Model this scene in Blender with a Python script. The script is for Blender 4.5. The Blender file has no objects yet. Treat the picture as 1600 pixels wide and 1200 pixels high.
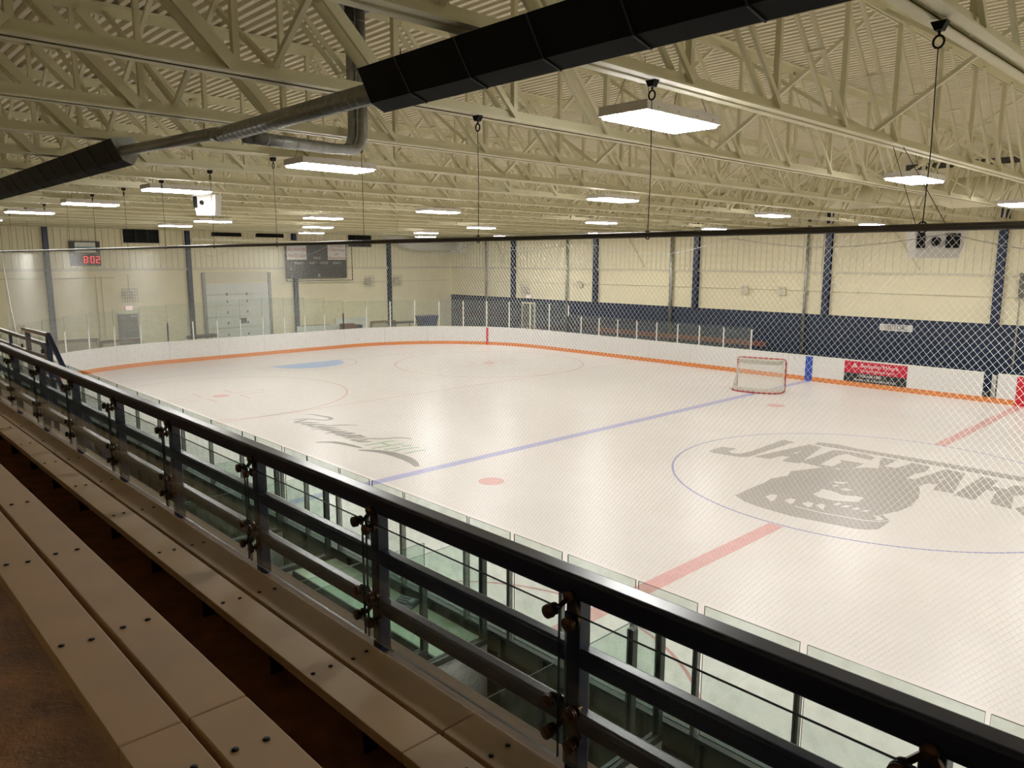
import bpy, bmesh, math, random
from mathutils import Vector, Matrix
random.seed(7)
C = bpy.context.scene.collection
sc = bpy.context.scene

# ---------------------------------------------------------------- camera, world, exposure
cam_d = bpy.data.cameras.new('camera'); cam = bpy.data.objects.new('camera', cam_d); C.objects.link(cam)
yaw, pitch, roll = 0.8098341662, 0.1635502354, 0.0024254615
cy_, sy_ = math.cos(yaw), math.sin(yaw)
fw = Vector((-sy_*math.cos(pitch), cy_*math.cos(pitch), -math.sin(pitch)))
rt = Vector((cy_, sy_, 0)); up = rt.cross(fw)
r2 = rt*math.cos(roll) + up*math.sin(roll); u2 = -rt*math.sin(roll) + up*math.cos(roll)
m = Matrix((r2, u2, -fw)).transposed().to_4x4(); m.translation = Vector((6.5531, -17.863, 5.0166))
cam.matrix_world = m
cam_d.sensor_width = 36; cam_d.lens = 36*1182.696/1600; cam_d.clip_start = 0.05; cam_d.clip_end = 200
sc.camera = cam
w = bpy.data.worlds.new('world'); sc.world = w; w.use_nodes = True
w.node_tree.nodes['Background'].inputs[0].default_value = (0.9, 0.85, 0.75, 1)
w.node_tree.nodes['Background'].inputs[1].default_value = 0.15
sc.view_settings.view_transform = 'Standard'; sc.view_settings.look = 'None'
sc.view_settings.gamma = 1; sc.view_settings.use_curve_mapping = False
sc.view_settings.exposure = 0.0
LAMP = 82.0          # radiance of the LED diffusers
sc.cycles.use_denoising = True; sc.cycles.denoising_prefilter = 'NONE'; sc.cycles.denoising_input_passes = 'RGB_ALBEDO_NORMAL'
sc.cycles.max_bounces = 10; sc.cycles.diffuse_bounces = 5; sc.cycles.glossy_bounces = 4
sc.cycles.transparent_max_bounces = 24; sc.cycles.sample_clamp_indirect = 2.5; sc.cycles.use_adaptive_sampling = False

# ---------------------------------------------------------------- materials
def lin(c):
    return tuple((v/255/12.92 if v/255 <= .04045 else ((v/255+.055)/1.055)**2.4) for v in c)
M = {}
def mat(name, rgb, rough=.6, metal=0, spec=.5, var=.08, scale=6., bump=0., bscale=40., stretch=None, rvar=0):
    m = bpy.data.materials.new(name); m.use_nodes = True; nt = m.node_tree; N = nt.nodes; L = nt.links
    b = N['Principled BSDF']; b.inputs['Roughness'].default_value = rough; b.inputs['Metallic'].default_value = metal
    b.inputs['Specular IOR Level'].default_value = spec
    c = lin(rgb)
    tc = N.new('ShaderNodeTexCoord'); mp = N.new('ShaderNodeMapping'); L.new(tc.outputs['Object'], mp.inputs[0])
    if stretch: mp.inputs['Scale'].default_value = stretch
    nz = N.new('ShaderNodeTexNoise'); nz.inputs['Scale'].default_value = scale; nz.inputs['Detail'].default_value = 5
    L.new(mp.outputs[0], nz.inputs['Vector'])
    rp = N.new('ShaderNodeValToRGB'); L.new(nz.outputs[0], rp.inputs[0])
    rp.color_ramp.elements[0].position = .3; rp.color_ramp.elements[1].position = .7
    rp.color_ramp.elements[0].color = tuple(v*(1-var) for v in c)+(1,); rp.color_ramp.elements[1].color = tuple(min(1, v*(1+var)) for v in c)+(1,)
    L.new(rp.outputs[0], b.inputs['Base Color'])
    if rvar:
        mr = N.new('ShaderNodeMapRange'); mr.inputs['To Min'].default_value = max(0.02, rough-rvar); mr.inputs['To Max'].default_value = rough+rvar
        L.new(nz.outputs[0], mr.inputs['Value']); L.new(mr.outputs[0], b.inputs['Roughness'])
    if bump:
        n2 = N.new('ShaderNodeTexNoise'); n2.inputs['Scale'].default_value = bscale; n2.inputs['Detail'].default_value = 6
        L.new(mp.outputs[0], n2.inputs['Vector'])
        bp = N.new('ShaderNodeBump'); bp.inputs['Strength'].default_value = bump; bp.inputs['Distance'].default_value = .01
        L.new(n2.outputs[0], bp.inputs['Height']); L.new(bp.outputs[0], b.inputs['Normal'])
    M[name] = m; return m
def glass(name, tint, ior=1.5, rough=.02, dirt=.03):
    m = bpy.data.materials.new(name); m.use_nodes = True; nt = m.node_tree; N = nt.nodes; L = nt.links
    for n in list(N): N.remove(n)
    out = N.new('ShaderNodeOutputMaterial'); tr = N.new('ShaderNodeBsdfTransparent'); gl = N.new('ShaderNodeBsdfGlossy')
    df = N.new('ShaderNodeBsdfDiffuse'); df.inputs[0].default_value = (.5, .55, .5, 1)
    ge = N.new('ShaderNodeNewGeometry'); dt = N.new('ShaderNodeVectorMath'); dt.operation = 'DOT_PRODUCT'
    L.new(ge.outputs['Normal'], dt.inputs[0]); L.new(ge.outputs['Incoming'], dt.inputs[1])
    ab = N.new('ShaderNodeMath'); ab.operation = 'ABSOLUTE'; L.new(dt.outputs['Value'], ab.inputs[0])
    om = N.new('ShaderNodeMath'); om.operation = 'SUBTRACT'; om.inputs[0].default_value = 1; L.new(ab.outputs[0], om.inputs[1])
    pw = N.new('ShaderNodeMath'); pw.operation = 'POWER'; pw.inputs[1].default_value = 5; L.new(om.outputs[0], pw.inputs[0])
    fr = N.new('ShaderNodeMath'); fr.operation = 'MULTIPLY_ADD'; fr.inputs[1].default_value = .8; fr.inputs[2].default_value = .035; L.new(pw.outputs[0], fr.inputs[0])
    tr.inputs[0].default_value = tint+(1,); gl.inputs[0].default_value = (.9, .95, .92, 1); gl.inputs['Roughness'].default_value = rough
    mx = N.new('ShaderNodeMixShader'); L.new(fr.outputs[0], mx.inputs[0]); L.new(tr.outputs[0], mx.inputs[1]); L.new(gl.outputs[0], mx.inputs[2])
    tc = N.new('ShaderNodeTexCoord'); nz = N.new('ShaderNodeTexNoise'); nz.inputs['Scale'].default_value = 7; nz.inputs['Detail'].default_value = 6
    L.new(tc.outputs['Object'], nz.inputs['Vector'])
    mr = N.new('ShaderNodeMapRange'); mr.inputs['From Min'].default_value = .45; mr.inputs['From Max'].default_value = .8; mr.inputs['To Min'].default_value = dirt*.4; mr.inputs['To Max'].default_value = dirt*4
    L.new(nz.outputs[0], mr.inputs[0])
    m2 = N.new('ShaderNodeMixShader'); L.new(mr.outputs[0], m2.inputs[0]); L.new(mx.outputs[0], m2.inputs[1]); L.new(df.outputs[0], m2.inputs[2])
    L.new(m2.outputs[0], out.inputs[0]); M[name] = m; return m
def emit(name, rgb, s):
    m = bpy.data.materials.new(name); m.use_nodes = True; nt = m.node_tree; N = nt.nodes; L = nt.links
    for n in list(N): N.remove(n)
    out = N.new('ShaderNodeOutputMaterial'); e = N.new('ShaderNodeEmission'); e.inputs[0].default_value = rgb+(1,); e.inputs[1].default_value = s
    L.new(e.outputs[0], out.inputs[0]); M[name] = m; return m

def ice_mat():
    m = bpy.data.materials.new('ice'); m.use_nodes = True; nt = m.node_tree; N = nt.nodes; L = nt.links
    b = N['Principled BSDF']; tc = N.new('ShaderNodeTexCoord')
    b.inputs['Specular IOR Level'].default_value = .16
    n1 = N.new('ShaderNodeTexNoise'); n1.inputs['Scale'].default_value = .35; n1.inputs['Detail'].default_value = 8; n1.inputs['Roughness'].default_value = .6
    mp = N.new('ShaderNodeMapping'); mp.inputs['Scale'].default_value = (1, 1.6, 1); L.new(tc.outputs['Object'], mp.inputs[0]); L.new(mp.outputs[0], n1.inputs['Vector'])
    rp = N.new('ShaderNodeValToRGB'); rp.color_ramp.elements[0].position = .3; rp.color_ramp.elements[1].position = .7
    rp.color_ramp.elements[0].color = lin((217, 211, 207))+(1,); rp.color_ramp.elements[1].color = lin((224, 218, 215))+(1,)
    L.new(n1.outputs[0], rp.inputs[0])
    # skate scratches
    n2 = N.new('ShaderNodeTexNoise'); n2.inputs['Scale'].default_value = 9; n2.inputs['Detail'].default_value = 8; L.new(mp.outputs[0], n2.inputs['Vector'])
    r2_ = N.new('ShaderNodeMapRange'); r2_.inputs['From Min'].default_value = .35; r2_.inputs['From Max'].default_value = .7; r2_.inputs['To Min'].default_value = .98; r2_.inputs['To Max'].default_value = 1.01
    L.new(n2.outputs[0], r2_.inputs[0])
    mu = N.new('ShaderNodeVectorMath'); mu.operation = 'SCALE'; L.new(rp.outputs[0], mu.inputs[0]); L.new(r2_.outputs[0], mu.inputs['Scale']); L.new(mu.outputs[0], b.inputs['Base Color'])
    mr = N.new('ShaderNodeMapRange'); mr.inputs['From Min'].default_value = .35; mr.inputs['From Max'].default_value = .65; mr.inputs['To Min'].default_value = .285; mr.inputs['To Max'].default_value = .32
    L.new(n1.outputs[0], mr.inputs[0]); L.new(mr.outputs[0], b.inputs['Roughness'])
    bp = N.new('ShaderNodeBump'); bp.inputs['Strength'].default_value = .02; bp.inputs['Distance'].default_value = .01; L.new(n2.outputs[0], bp.inputs['Height']); L.new(bp.outputs[0], b.inputs['Normal'])
    M['ice'] = m
ice_mat()
def board_mat():
    m = mat('board_white', (226, 224, 221), .35, var=.02, scale=3)
    N = m.node_tree.nodes; L = m.node_tree.links; b = N['Principled BSDF']
    tc = N.new('ShaderNodeTexCoord'); n = N.new('ShaderNodeTexNoise'); n.inputs['Scale'].default_value = 16; n.inputs['Detail'].default_value = 4
    mp = N.new('ShaderNodeMapping'); mp.inputs['Scale'].default_value = (1, 1, 1.6); L.new(tc.outputs['Object'], mp.inputs[0]); L.new(mp.outputs[0], n.inputs['Vector'])
    r = N.new('ShaderNodeValToRGB'); r.color_ramp.elements[0].position = .33; r.color_ramp.elements[0].color = lin((196, 198, 201))+(1,)
    r.color_ramp.elements[1].position = .47; r.color_ramp.elements[1].color = lin((228, 226, 223))+(1,)
    L.new(n.outputs[0], r.inputs[0]); L.new(r.outputs[0], b.inputs['Base Color'])
board_mat()
mat('cream', (222, 214, 188), .55, var=.03, scale=2)
mat('cream_steel', (220, 215, 184), .5, var=.04, scale=3)
mat('block', (247, 237, 203), .7, var=.03, scale=1.2, bump=.1, bscale=30)
mat('siding', (242, 234, 202), .5, var=.03, scale=1)
mat('wall_blue', (25, 44, 72), .5, var=.06, scale=2)
mat('steel_blue', (28, 42, 74), .35, var=.08, scale=8)
mat('rail_navy', (15, 24, 52), .3, var=.15, scale=20, rvar=.05)
mat('orange', (214, 128, 58), .4, var=.03)
mat('cap_grey', (78, 84, 80), .4, var=.1, scale=10)
mat('board_back', (104, 110, 102), .6, var=.1, scale=3)
mat('aluminium', (168, 168, 160), .35, metal=.7, var=.06, scale=12)
mat('white_metal', (232, 230, 222), .4, var=.03)
mat('galvanized', (146, 148, 146), .35, metal=.55, var=.16, scale=14, rvar=.1)
mat('bronze', (72, 50, 36), .3, metal=.6, var=.15, scale=25)
mat('black_metal', (10, 9, 8), .6, spec=.2, var=.2, scale=6)
mat('dark_grey', (52, 52, 52), .5, var=.08)
mat('plank', (178, 148, 116), .55, var=.1, scale=3.5, bump=.04, bscale=30, rvar=.1)
mat('plank_edge', (120, 94, 70), .7, var=.15, scale=8)
mat('tread', (146, 102, 60), .55, var=.35, scale=7, bump=.4, bscale=45, rvar=.12)
mat('tread_dark', (30, 20, 12), .8, var=.2)
mat('concrete', (108, 90, 72), .8, var=.15, scale=8, bump=.2)
mat('rubber', (46, 48, 46), .8, var=.15, scale=10)
mat('net_wire', (244, 246, 242), .45, metal=.35, var=.03)
mat('net_pipe', (70, 62, 50), .45, var=.1)
mat('red_line', (212, 164, 162), .3, spec=.16, var=.06, scale=5)
mat('blue_line', (170, 168, 204), .3, spec=.16, var=.06, scale=5)
mat('thin_red', (200, 152, 150), .3, spec=.16, var=.05, scale=5)
mat('thin_blue', (146, 146, 186), .3, spec=.16, var=.05, scale=5)
mat('crease_blue', (158, 182, 216), .3, spec=.16, var=.06, scale=3)
mat('logo_grey', (168, 162, 158), .3, spec=.16, var=.07, scale=14, stretch=(1, 5, 1))
mat('logo_green', (160, 180, 152), .3, spec=.16, var=.05)
mat('script_grey', (142, 138, 134), .3, spec=.16, var=.05)
mat('ice_paint', (220, 214, 210), .3, spec=.16, var=.02)
mat('sign_red', (190, 24, 56), .35, var=.03)
mat('sign_black', (24, 28, 30), .35, var=.05)
mat('sign_white', (228, 226, 222), .5, var=.02)
mat('stripe_red', (196, 24, 44), .35, var=.03)
mat('stripe_blue', (32, 74, 170), .35, var=.03)
mat('goal_red', (176, 42, 48), .35, var=.08)
mat('goal_mesh', (206, 202, 190), .7, var=.05)
mat('door_grey', (104, 100, 92), .5, var=.04)
mat('door_white', (224, 226, 220), .5, var=.04, scale=2)
mat('score_dark', (58, 56, 56), .45, var=.06)
mat('letter_white', (210, 208, 204), .6, var=.02)
mat('letter_red', (190, 60, 66), .6, var=.02)
mat('panel_blue', (120, 150, 165), .5, var=.04)
mat('speaker', (206, 200, 194), .5, var=.03)
mat('lamp_housing', (226, 222, 216), .5, var=.03)
mat('phone_blue', (44, 66, 92), .35, var=.06)
mat('key_grey', (132, 150, 168), .4, var=.03)
mat('counter', (184, 204, 180), .35, var=.03)
mat('plastic_blue', (44, 58, 110), .4, var=.05)
mat('wood', (150, 104, 52), .5, var=.2, scale=4)
mat('rust_frame', (116, 66, 54), .6, var=.15, scale=15)
mat('tan_mesh', (150, 132, 96), .7, var=.1, scale=15)
glass('rink_glass', (.90, .95, .925), dirt=.02); glass('end_glass', (.95, .972, .95), dirt=.015); glass('rail_glass', (.955, .978, .965), dirt=.008)
mat('glass_edge', (20, 34, 32), .3, var=.05)
mat('glass_edge_light', (190, 200, 190), .3, var=.05)
emit('led', (1, .985, .95), LAMP); emit('clock_red', (1, .07, .09), 1.6); emit('exit_red', (1, .12, .1), 1.0); emit('exit_white', (1, .85, .8), .9)

# ---------------------------------------------------------------- mesh helpers
class MB:
    def __init__(s): s.v = []; s.f = []; s.mi = []; s.mats = []; s.cur = 0
    def use(s, name):
        if name not in s.mats: s.mats.append(name)
        s.cur = s.mats.index(name); return s
    def add(s, vs, fs):
        o = len(s.v); s.v += [tuple(v) for v in vs]
        for f in fs: s.f.append([i+o for i in f]); s.mi.append(s.cur)
        return s
    def box(s, x0, x1, y0, y1, z0, z1):
        x0, x1 = min(x0, x1), max(x0, x1); y0, y1 = min(y0, y1), max(y0, y1); z0, z1 = min(z0, z1), max(z0, z1)
        return s.add([(x0,y0,z0),(x1,y0,z0),(x1,y1,z0),(x0,y1,z0),(x0,y0,z1),(x1,y0,z1),(x1,y1,z1),(x0,y1,z1)],
                     [(3,2,1,0),(4,5,6,7),(0,1,5,4),(1,2,6,5),(2,3,7,6),(3,0,4,7)])
    def beam(s, a, b, w, h, side=None):          # rectangular bar from a to b; w along side, h across
        a = Vector(a); b = Vector(b); d = (b-a).normalized()
        sd = Vector(side) if side else (Vector((0,0,1)).cross(d) if abs(d.z) < .95 else Vector((1,0,0)))
        sd = (sd - d*sd.dot(d)).normalized(); uu = d.cross(sd)
        vs = []
        for q in (a, b):
            for i, j in ((-1,-1),(1,-1),(1,1),(-1,1)): vs.append(q + sd*i*w/2 + uu*j*h/2)
        return s.add(vs, [(3,2,1,0),(4,5,6,7),(0,1,5,4),(1,2,6,5),(2,3,7,6),(3,0,4,7)])
    def tube(s, pts, r, n=8, closed=False, caps=True):
        pts = [Vector(q) for q in pts]; rings = []
        prev = None; N = len(pts)
        for i, q in enumerate(pts):
            if closed: d = (pts[(i+1) % N]-pts[i-1]).normalized()
            else: d = (pts[min(i+1, N-1)]-pts[max(i-1, 0)]).normalized()
            if prev is None:
                t = Vector((0,0,1)) if abs(d.z) < .9 else Vector((1,0,0)); a = d.cross(t).normalized()
            else: a = (prev - d*prev.dot(d)).normalized()
            prev = a; b = d.cross(a); rr = r[i] if isinstance(r, (list, tuple)) else r
            rings.append([q + (a*math.cos(2*math.pi*k/n)+b*math.sin(2*math.pi*k/n))*rr for k in range(n)])
        vs = [v for rg in rings for v in rg]; fs = []
        for i in range(N if closed else N-1):
            j = (i+1) % N
            for k in range(n): fs.append((i*n+k, i*n+(k+1)%n, j*n+(k+1)%n, j*n+k))
        if caps and not closed: fs += [tuple(range(n))[::-1], tuple((N-1)*n+k for k in range(n))]
        return s.add(vs, fs)
    def disc(s, c, axis, r, h, n=20):
        a = Vector(axis).normalized(); return s.tube([Vector(c)-a*h/2, Vector(c)+a*h/2], r, n)
    def prism(s, poly, vec):                      # planar polygon (3D points) extruded by vec
        n = len(poly); v = Vector(vec); P = [Vector(q) for q in poly]
        return s.add(P+[q+v for q in P], [tuple(range(n))[::-1], tuple(range(n, 2*n))]+[(i, (i+1)%n, n+(i+1)%n, n+i) for i in range(n)])
    def flat(s, poly, z):                         # upward-facing concave polygon on the ice (triangulated)
        from mathutils.geometry import tessellate_polygon
        P = [Vector((x, y, z)) for x, y in poly]
        return s.add(P, [tuple(t) for t in tessellate_polygon([P])])
    def ribbon(s, pts, w, z, closed=False):
        n = len(pts); vs = []
        for i, q in enumerate(pts):
            a = pts[(i-1) % n] if (closed or i > 0) else q; b = pts[(i+1) % n] if (closed or i < n-1) else q
            d = Vector((b[0]-a[0], b[1]-a[1], 0)).normalized(); nn = Vector((-d.y, d.x, 0)); ww = w[i] if isinstance(w, list) else w
            vs += [Vector((q[0], q[1], z))+nn*ww/2, Vector((q[0], q[1], z))-nn*ww/2]
        fs = [(2*i+1, 2*((i+1)%n)+1, 2*((i+1)%n), 2*i) for i in range(n if closed else n-1)]
        return s.add(vs, fs)
    def build(s, name, material=None, parent=None, smooth=False, bevel=0):
        me = bpy.data.meshes.new(name); me.from_pydata(s.v, [], s.f)
        if s.mats and not material:
            for k in s.mats: me.materials.append(M[k])
            me.polygons.foreach_set('material_index', s.mi)
        else: me.materials.append(M[material])
        bm = bmesh.new(); bm.from_mesh(me)
        if len(bm.faces) < 20000: bmesh.ops.recalc_face_normals(bm, faces=bm.faces)
        bm.to_mesh(me); bm.free(); me.update()
        if smooth: me.shade_smooth() if hasattr(me, 'shade_smooth') else None
        o = bpy.data.objects.new(name, me); C.objects.link(o)
        if parent: o.parent = parent
        if bevel:
            bv = o.modifiers.new('bevel', 'BEVEL'); bv.width = bevel; bv.segments = 2; bv.limit_method = 'ANGLE'
        return o
def tag(o, label=None, cat=None, group=None, kind=None):
    if label: o['label'] = label
    if cat: o['category'] = cat
    if group: o['group'] = group
    if kind: o['kind'] = kind
    return o
def thing(name, label, cat, loc=(0,0,0), rz=0, group=None):
    o = bpy.data.objects.new(name, None); C.objects.link(o); o.location = loc; o.rotation_euler = (0,0,rz)
    return tag(o, label, cat, group)
def struct(mb, name, material=None): return tag(mb.build(name, material), kind='structure')
def dup(root, loc, label=None, group=None, rz=None):
    r = root.copy(); C.objects.link(r); r.location = loc
    if rz is not None: r.rotation_euler = (0,0,rz)
    if label: r['label'] = label
    if group: r['group'] = group
    for ch in list(root.children):
        c = ch.copy(); C.objects.link(c); c.parent = r
        for g in list(ch.children):
            d = g.copy(); C.objects.link(d); d.parent = c
    return r
def text(s, size, loc, rot, material, name, parent=None, sx=1., ext=.002, align='CENTER'):
    cu = bpy.data.curves.new(name, 'FONT'); cu.body = s; cu.size = size; cu.extrude = ext; cu.align_x = align; cu.align_y = 'CENTER'
    t = bpy.data.objects.new(name, cu); C.objects.link(t)
    bpy.context.view_layer.update()
    me = bpy.data.meshes.new_from_object(t.evaluated_get(bpy.context.evaluated_depsgraph_get()))
    bpy.data.objects.remove(t); me.materials.clear(); me.materials.append(M[material])
    o = bpy.data.objects.new(name, me); C.objects.link(o); o.location = loc; o.rotation_euler = rot; o.scale = (sx, 1, 1)
    if parent: o.parent = parent
    return o
ORD = ['first','second','third','fourth','fifth','sixth','seventh','eighth','ninth','tenth','eleventh','twelfth','thirteenth','fourteenth','fifteenth','sixteenth','seventeenth','eighteenth','nineteenth','twentieth']
ORD += ['twenty-'+q for q in ORD[:9]] + ['thirtieth'] + ['thirty-'+q for q in ORD[:9]] + ['fortieth'] + ['forty-'+q for q in ORD[:9]] + ['fiftieth'] + ['fifty-'+q for q in ORD[:9]]
PI = math.pi
W = 12.816; XE = -31.08; XW = -35.0; YW = 15.82; YB = -21.0; XR = 16.0; RC = 8.0; ZD = 7.92

# ---------------------------------------------------------------- room shell
struct(MB().box(XW-.3, XR+.3, YB-.3, YW+.3, -.35, -.05), 'floor', 'rubber')
def corr_x(mb, x0, x1, y, z0, z1, pitch=.3, d=.045, sgn=-1):   # vertical-rib siding along X
    n = int((x1-x0)/pitch); pr = []
    for i in range(n+1):
        x = x0+i*pitch
        pr += [(x, 0), (x+pitch*.62, 0), (x+pitch*.68, d), (x+pitch*.94, d)]
    vs = []; 
    for x, q in pr: vs += [(x, y+sgn*(d-q), z0), (x, y+sgn*(d-q), z1)]
    mb.add(vs, [(2*i, 2*i+2, 2*i+3, 2*i+1) for i in range(len(pr)-1)])
def corr_y(mb, y0, y1, x, z0, z1, pitch=.3, d=.045, sgn=1):
    n = int((y1-y0)/pitch); pr = []
    for i in range(n+1):
        y = y0+i*pitch
        pr += [(y, 0), (y+pitch*.62, 0), (y+pitch*.68, d), (y+pitch*.94, d)]
    vs = []
    for y, q in pr: vs += [(x+sgn*(d-q), y, z0), (x+sgn*(d-q), y, z1)]
    mb.add(vs, [(2*i, 2*i+2, 2*i+3, 2*i+1) for i in range(len(pr)-1)])
b = MB().use('block').box(XW-.3, XR, YW, YW+.3, -.05, 4.45).use('siding').box(XW-.3, XR, YW+.02, YW+.3, 4.45, ZD+.3)
corr_x(b, XW, XR-.2, YW, 4.5, ZD+.1); b.use('cream').box(XW, XR, YW-.07, YW, 4.40, 4.50)
b.use('wall_blue').box(XW, XR, YW-.012, YW, -.05, 2.58)
struct(b, 'wall_far')
b = MB().use('block').box(XW-.3, XW, YB, YW, -.05, 4.45).use('siding').box(XW-.3, XW-.02, YB, YW, 4.45, ZD+.3)
corr_y(b, YB, YW-.2, XW, 4.5, ZD+.1); b.use('cream').box(XW, XW+.08, YB, YW, 4.38, 4.52)
struct(b, 'wall_end')
struct(MB().box(XW-.3, XR, YB-.3, YB, -.05, ZD+.3), 'wall_near', 'block')
struct(MB().box(XR, XR+.3, YB-.3, YW+.3, -.05, ZD+.3), 'wall_right', 'block')
# corrugated roof deck, ribs running along the hall
b = MB(); prf = []; pit = .15
y = YB
while y < YW:
    prf += [(y, 0), (y+pit*.42, 0), (y+pit*.5, .07), (y+pit*.92, .07)]; y += pit
vs = []
for yy, q in prf: vs += [(XW-.1, yy, ZD+q), (XR+.1, yy, ZD+q)]
b.add(vs, [(2*i, 2*i+2, 2*i+3, 2*i+1) for i in range(len(prf)-1)])
b.box(XW-.3, XR+.3, YB-.3, YW+.3, ZD+.15, ZD+.3)
struct(b, 'ceiling', 'cream')
# steel wall columns
for i, yy in enumerate((-8.79, -2.19, 3.95, 10.58)):
    b = MB().box(XW, XW+.05, yy-.11, yy+.11, 0, 7.8).box(XW+.05, XW+.19, yy-.02, yy+.02, 0, 7.8).box(XW+.19, XW+.22, yy-.11, yy+.11, 0, 7.8)
    tag(b.build('steel_column', 'steel_blue'), 'navy steel column on the end wall, %s from the bleacher side' % ORD[i], 'column', 'navy steel columns')
for i, xx in enumerate((-1.75, -8.4, -15.15, -21.8, -28.6)):
    b = MB().box(xx-.14, xx+.14, YW-.05, YW, 2.58, 7.8).box(xx-.02, xx+.02, YW-.19, YW-.05, 2.58, 7.8).box(xx-.14, xx+.14, YW-.22, YW-.19, 2.58, 7.8)
    tag(b.build('steel_column', 'steel_blue'), 'navy steel column above the blue far wall, %s from the photo right' % ORD[i], 'column', 'navy steel columns')
for i, xx in enumerate((-9.35, -16.63, -24.0, -31.2)):
    t = thing('drain_pipe', 'grey vertical drain pipe on the far wall, %s from the photo right' % ORD[i], 'pipe', (xx, YW-.135, -.05), 0, 'drain pipes')
    MB().tube([(0,0,0), (0,0,7.6)], .07 if i != 1 else .1, 10).build('pipe', 'aluminium', t, True)
    b = MB()
    for z in (1.5, 3.5, 5.5): b.box(-.09, .09, 0, .1, z, z+.05)
    b.build('bracket', 'aluminium', t)

# ---------------------------------------------------------------- ice with its painted marks
rink_pts = []
def corner(cx, cy, a0, a1, n=14): return [(cx+RC*math.cos(a0+(a1-a0)*i/n), cy+RC*math.sin(a0+(a1-a0)*i/n)) for i in range(n+1)]
outline = [(14, W)] + corner(XE+RC, W-RC, PI/2, PI) + corner(XE+RC, -W+RC, PI, 1.5*PI) + [(14, -W)]
ice = tag(MB().prism([(x, y, -.049) for x, y in outline], (0,0,.049)).build('ice_sheet', 'ice'), 'white ice sheet with faded red and blue hockey markings', 'ice')
Z1, Z2, Z3 = .0012, .0020, .0028
def mark(mb, name, m, label=None):
    o = mb.build(name, m, ice)
    if label: o['label'] = label
    return o
mark(MB().flat([(-.15,-W),(.15,-W),(.15,-4.62),(-.15,-4.62)], Z1), 'center_line', 'red_line', 'near half of the faded red centre line')
mark(MB().flat([(-.15,4.62),(.15,4.62),(.15,W),(-.15,W)], Z1), 'center_line', 'red_line', 'far half of the faded red centre line')
mark(MB().flat([(-7.77,-W),(-7.47,-W),(-7.47,W),(-7.77,W)], Z1), 'blue_line', 'blue_line', 'pale blue line')
mark(MB().flat([(-26.84,-11.3),(-26.79,-11.3),(-26.79,11.3),(-26.84,11.3)], Z1), 'goal_line', 'thin_red')
mark(MB().flat([(-16.26,-W),(-16.21,-W),(-16.21,W),(-16.26,W)], Z1), 'free_play_line', 'thin_red')
def circ(cx, cy, r, n=96, a0=0, a1=2*PI): return [(cx+r*math.cos(a0+(a1-a0)*i/n), cy+r*math.sin(a0+(a1-a0)*i/n)) for i in range(n+(0 if a1-a0 > 6.2 else 1))]
mark(MB().ribbon(circ(0,0,4.57), .05, Z2, True), 'center_circle', 'thin_blue')
for yy in (-6.67, 6.67):
    mark(MB().ribbon(circ(-20.81, yy, 4.57), .055, Z1, True), 'faceoff_circle', 'thin_red')
    mark(MB().flat(circ(-20.81, yy, .3, 32), Z2), 'faceoff_spot', 'red_line')
    for sx in (-1, 1):
        for sy in (-1, 1):
            X, Y = -20.81+sx*.25, yy+sy*.62; hb = MB()
            hb.flat([(X, Y), (X+sx*.05, Y), (X+sx*.05, Y+sy*1.2), (X, Y+sy*1.2)], Z1).flat([(X, Y), (X+sx*.9, Y), (X+sx*.9, Y-sy*.05), (X, Y-sy*.05)], Z2)
            mark(hb, 'hash_mark', 'thin_red')
    mark(MB().flat(circ(-5.88, yy, .3, 32), Z1), 'faceoff_spot', 'red_line')
mark(MB().ribbon([(3.05*math.cos(PI*i/40), -W+3.05*math.sin(PI*i/40)) for i in range(41)], .05, Z2), 'referee_crease', 'thin_red')
cr = [(-26.79+1.83*math.cos(-PI/2+PI*i/32), 1.83*math.sin(-PI/2+PI*i/32)) for i in range(33)]
mark(MB().flat(cr, Z2), 'goal_crease', 'crease_blue', 'pale blue goal crease')
mark(MB().ribbon([(-26.79+2.44*math.cos(-PI/2+PI*i/32), 2.44*math.sin(-PI/2+PI*i/32)) for i in range(33)], .05, Z1), 'crease_line', 'thin_red')
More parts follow.
